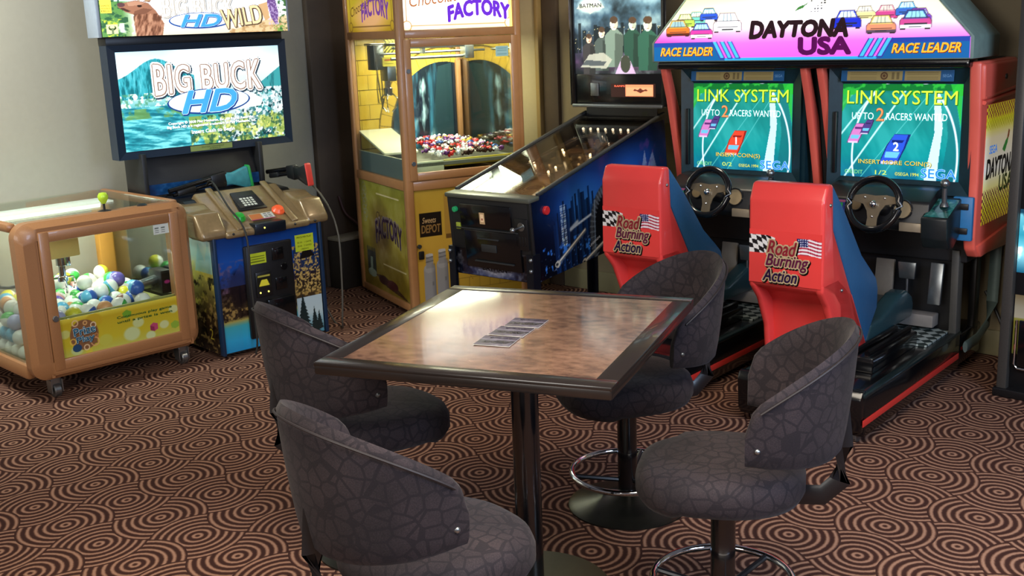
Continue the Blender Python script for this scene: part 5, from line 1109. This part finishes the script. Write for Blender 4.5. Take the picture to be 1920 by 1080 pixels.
A.mix(np.clip((.16 - np.abs(A.X - .04)) / .08, 0, 1) * (A.Y < .24), '#5a8a4a'); A.blotch(57, .5, '#2f5a3c', 3, .1, (A.X < .15) * (A.Y < .25)); A.blotch(49, .55, '#b8c840', 6, .1, (A.X < .12) * (A.Y < .12)); A.rect(.004, .16, .065, h, '#e4d850')
for k, s_ in enumerate(('ANIMATED', 'VIOLENCE', 'MILD')): A.text(s_, .034, .21 - k * .018, .010, '#5a4a20', .05)
A.blotch(27, .45, '#eef0ea', 5, .2, (A.X > .08) * (A.X < .2) * (A.Y < .09)); A.rect(.025, .02, .09, .085, '#d8dca0'); A.ell(.058, .06, .022, .018, '#2a3a1c'); A.ell(.058, .066, .014, .012, '#d8dca0'); A.poly([(.052, .02), (.066, .02), (.064, .06), (.054, .06)], '#6a7a5a')
# elk head
A.poly([(.185, 0), (.335, 0), (.35, .08), (.31, .17), (.27, .225), (.20, .245), (.15, .232), (.108, .222), (.10, .20), (.14, .165), (.185, .145), (.18, .08)], '#9a6a52')
elk = fbm(A.X * 90 - A.Y * 20, A.Y * 24, 4); em_ = (A.X > .18) * (A.X < .345) * (A.Y < .15) * (A.X < .35 - .25 * (.08 - A.Y))
A.mix(em_ * np.clip((.52 - elk) * 5, 0, .8), '#5a3626'); A.mix(em_ * np.clip((elk - .55) * 4, 0, .6), '#c89a7c')
A.poly([(.15, .228), (.20, .24), (.25, .225), (.22, .21), (.16, .205)], '#c09278', .7); A.poly([(.18, .145), (.25, .15), (.29, .18), (.24, .19), (.19, .17)], '#6a4434', .7)
A.ell(.118, .215, .022, .016, '#5a3c40'); A.ell(.22, .205, .014, .008, '#2a1a14'); A.poly([(.105, .19), (.15, .165), (.17, .17), (.13, .195)], '#4a2c28'); A.poly([(.24, .235), (.30, .27), (.28, .23)], '#7a4a38')
for a in ((.22, .25, .16, .30), (.22, .25, .30, .30), (.26, .24, .36, .28)): A.line(*a, .008, '#a88868')
A.poly([(.72, 0), (w, 0), (w, .12), (.86, .06)], '#d8b884', .8); A.blotch(46, .5, '#b89464', 7, .15, (A.X > .72) * (A.Y < .07)); A.blotch(57, .5, '#3f6a3a', 9, .1, (A.X > 1.06)); A.blotch(57, .5, '#7aa04a', 19, .1, (A.X > 1.02) * (A.Y < .06))
A.poly([(.99, .21), (1.01, .10), (1.035, .05), (1.05, .06), (1.06, .14), (1.045, .24), (1.02, .27), (.995, .25)], '#6a4a86'); A.blotch(114, .5, '#c8b4d8', 5, .1, (A.X > .99) * (A.X < 1.06) * (A.Y > .05) * (A.Y < .23), .7); A.ell(1.02, .26, .022, .025, '#3a3a8a'); A.poly([(.93, .20), (.99, .22), (1.0, .10), (.97, .08)], '#d0a878')
A.text('BIG BUCK', .56, .195, .115, '#fbfaf6', .42, bold=.012, grow=.2, outline=[('#8a8680', .10, (.003, -.003)), ('#fdfcf8', .085, (0, 0)), ('#a8a298', .05, (.0015, -.0015))], spacing=1.1)
A.shape([(.565 + math.cos(a) * .19, .095 + math.sin(a) * .058) for a in [2 * PI * k / 36 for k in range(36)]], '#1f4c94'); A.shape([(.565 + math.cos(a) * .182, .098 + math.sin(a) * .05) for a in [2 * PI * k / 36 for k in range(36)]], '#e8f0f4')
A.text('HD', .565, .094, .082, '#4a9ad4', .24, bold=.04, shear=.3, outline=[('#1a4a90', .09, (.002, -.002)), ('#eef6fa', .05, (0, 0))]); A.text('WILD', .82, .115, .125, '#dcc7a4', .25, bold=.01, shear=.1, rot=.16, outline=[('#5a4a38', .05, (.003, -.003))], grow=.15)
A.build('marquee_art', art_mat('marquee_sign_art', .95, .3), mq, (k0 + .002, mv - .0215, z0 + .003), (1, 0, 0), (0, 0, 1), tf=lambda q: (q[0], q[1], z0 + .003 + (q[2] - z0 - .003) * .755))
# toy guns and their cables
def to_world(u, v, z):
    c, s_ = math.cos(math.radians(42)), math.sin(math.radians(42)); return (-1.572 + c * u - s_ * v, 5.774 + s_ * u + c * v, z)
def gun(name, label, a, b, colr, sm, cable):
    a, b = Vector(to_world(*a)), Vector(to_world(*b)); d = (b - a); L = d.length; d.normalize(); up = (Vector((0, 0, 1)) - d * d.z).normalized()
    r = root(name, label, 'toy gun', a, 0)
    sd = d.cross(up); q = lambda x, y, z=0: tuple(d * x + up * y + sd * z)
    def slab(poly, t, bev=0):
        p = P().prism(poly, 'z', -t, t, bev); p.v = [q(*v) for v in p.v]; return p
    p = P(); p.tube([q(0, .02), q(L * .55, .02)], .014, 10); p.tube([q(.02, -.008), q(L * .5, -.008)], .011, 10); p.build('barrel', M['blackgloss'], r)
    p = slab([(L * .08, -.02), (L * .30, -.02), (L * .30, .012), (L * .08, .012)], .02, .008); p.build('pump', M['black'], r)
    p = slab([(L * .5, -.03), (L * .66, -.05), (L * .70, -.02), (L * .70, .04), (L * .5, .04)], .018, .008); p.build('receiver', M['black'], r)
    s = slab([(L * .66, .035), (L * .78, .02), (L * .97, .035), (L * .97, -.085), (L * .92, -.09), (L * .74, -.045), (L * .66, -.04)], .019, .01); s.build('stock', sm, r)
    slab([(L * .965, .042), (L, .035), (L, -.09), (L * .965, -.095)], .022, .008).build('butt_pad', mat(colr[0] + '_butt_pad', colr[1], .4, var=.1, emit=.12), r, label=colr[0] + ' butt pad')
    p = P(); pts = [Vector(to_world(*c)) - a for c in cable]
    P().tube(smooth_path(pts), .0055, 8).build('cable', mat(colr[0] + '_gun_cable', '#4a463e' if colr[0] == 'red' else '#24221e', .5), r)
    return r
def smooth_path(pts, n=6):
    out = []; k = len(pts)
    for i in range(k - 1):
        p0, p1, p2, p3 = pts[max(i - 1, 0)], pts[i], pts[i + 1], pts[min(i + 2, k - 1)]
        for j in range(n):
            t = j / n; out.append(.5 * ((2 * p1) + (p2 - p0) * t + (2 * p0 - 5 * p1 + 4 * p2 - p3) * t * t + (3 * p1 - p0 - 3 * p2 + p3) * t ** 3))
    return out + [pts[-1]]
gun('light_gun', 'toy hunting gun with green butt lying across the left of the gold control panel', (-.02, .405, .870), (.49, .425, .945), ('green', '#1f8a44'), mat('teal_camo_stock', '#3c8a94', .4, var=.5, scale=30), [(.20, .40, .895), (.19, .31, .925), (.15, .08, .815), (.168, -.055, .68), (.165, -.07, .4), (.17, -.07, .1), (.16, -.06, .01)])
gun('light_gun', 'toy hunting gun with red butt resting at the right of the gold control panel', (.65, .50, .895), (.725, .16, .942), ('red', '#c83c34'), M['black'], [(.668, .42, .905), (.71, .36, .91), (.755, .15, .83), (.765, -.02, .62), (.76, -.04, .30), (.75, -.03, .06), (.80, .05, .012), (.84, .2, .012), (.8, .35, .25), (.71, .3, .32), (.69, .2, .40)])
# ---------------------------------------------------------------- machine cut by the right edge
rm = root('gaming_machine', 'dark framed gaming machine with cyan screen cut off by the right edge', 'gaming machine', (2.16, 4.745, 0), -45)
post = mat('speckled_grey_post', '#4a4743', .4, .3, var=.3, scale=200)
p = P(); p.box(0, .045, 0, .05, .02, 1.95, .008); p.box(.63, .675, 0, .05, .02, 1.95, .008); p.box(0, .675, 0, .05, 1.9, 1.95, .006); p.build('corner_posts', post, rm)
p = P(); p.box(.04, .64, .03, .55, .03, 1.92, .01); p.box(-.012, .69, -.012, .56, .0, .04, .008); p.build('cabinet', M['black'], rm)
A = Art(.56, .28, .005, '#0f3a4a'); A.grad([(0, '#15506a'), (.3, '#8ad0dc'), (.6, '#2a8aa0'), (1, '#7ac0cc')]); A.blotch(14, .5, '#123c50', 3, .1); A.blotch(20, .58, '#dff4f4', 5, .1)
A.build('screen', M['screen'], rm, (.047, .028, .57), (1, 0, 0), (0, 0, 1))
A = Art(.5, .30, .006, '#123a5a'); A.grad([(0, '#0c2440'), (.5, '#2a6aa0'), (1, '#0c2440')]); A.blotch(14, .5, '#0a1a2c', 3, .1); A.build('upper_screen', M['dim'], rm, (.06, .028, 1.12), (1, 0, 0), (0, 0, 1))
A = Art(.56, .27, .005, '#8a8a3c'); A.grad([(0, '#6a7030'), (.6, '#8f8a34'), (.62, '#b0a890'), (.8, '#a09880'), (1, '#7a6a4a')]); A.blotch(16, .5, '#3a4a1c', 3, .1, (A.Y < .12)); A.build('lower_panel', M['art'], rm, (.05, .027, .20), (1, 0, 0), (0, 0, 1))
p = P(); pts = [(.07, .008, .36), (.07, .008, .16), (.085, .008, .14), (.55, .008, .14), (.565, .008, .16), (.565, .008, .36)]; p.tube(pts, .006, 8); p.build('door_trim', [M['chrome']], rm)
P().box(.08, .555, .008, .022, .15, .36, .004).build('lower_door', M['blackgloss'], rm)
# power lead on the wall by the racing game, and the low box behind the hunting game
q = [Vector(onb(-.03, -.03, .33)), Vector(onb(.03, -.04, .24)), Vector(onb(.09, -.05, .12)), Vector(onb(.14, -.06, .02)), Vector(onb(.20, -.1, .01))]
tag(P().tube(smooth_path(q), .008, 8).build('power_lead', M['black']), 'black power lead hanging down the wall right of the racing game', 'power lead')
p = P(); p.box(-.14, .30, -.20, -.055, .0, .33, .008); p.v = [onl(*v) for v in p.v]
bx = p.build('junction_box', mat('dark_brown_box', '#2b251f', .6, var=.3)); tag(bx, 'dark low box against the wall between the hunting game and the tall crane', 'box')
p = P(); p.box(-.14, .12, -.205, -.055, .33, .355, .006); p.v = [onl(*v) for v in p.v]; p.build('box_lid', mat('pale_box_lid', '#8a8474', .6, var=.2), bx)
q = [Vector(onl(-.02, -.06, .62)), Vector(onl(.0, -.1, .50)), Vector(onl(.05, -.17, .42)), Vector(onl(.03, -.235, .36)), Vector(onl(.06, -.245, .18)), Vector(onl(.14, -.25, .05)), Vector(onl(.2, -.3, .012))]
tag(P().tube(smooth_path(q), .009, 8).build('mains_cable', mat('dark_red_cable', '#4a2c2c', .6)), 'dark cable drooping over the low box behind the hunting game', 'cable')
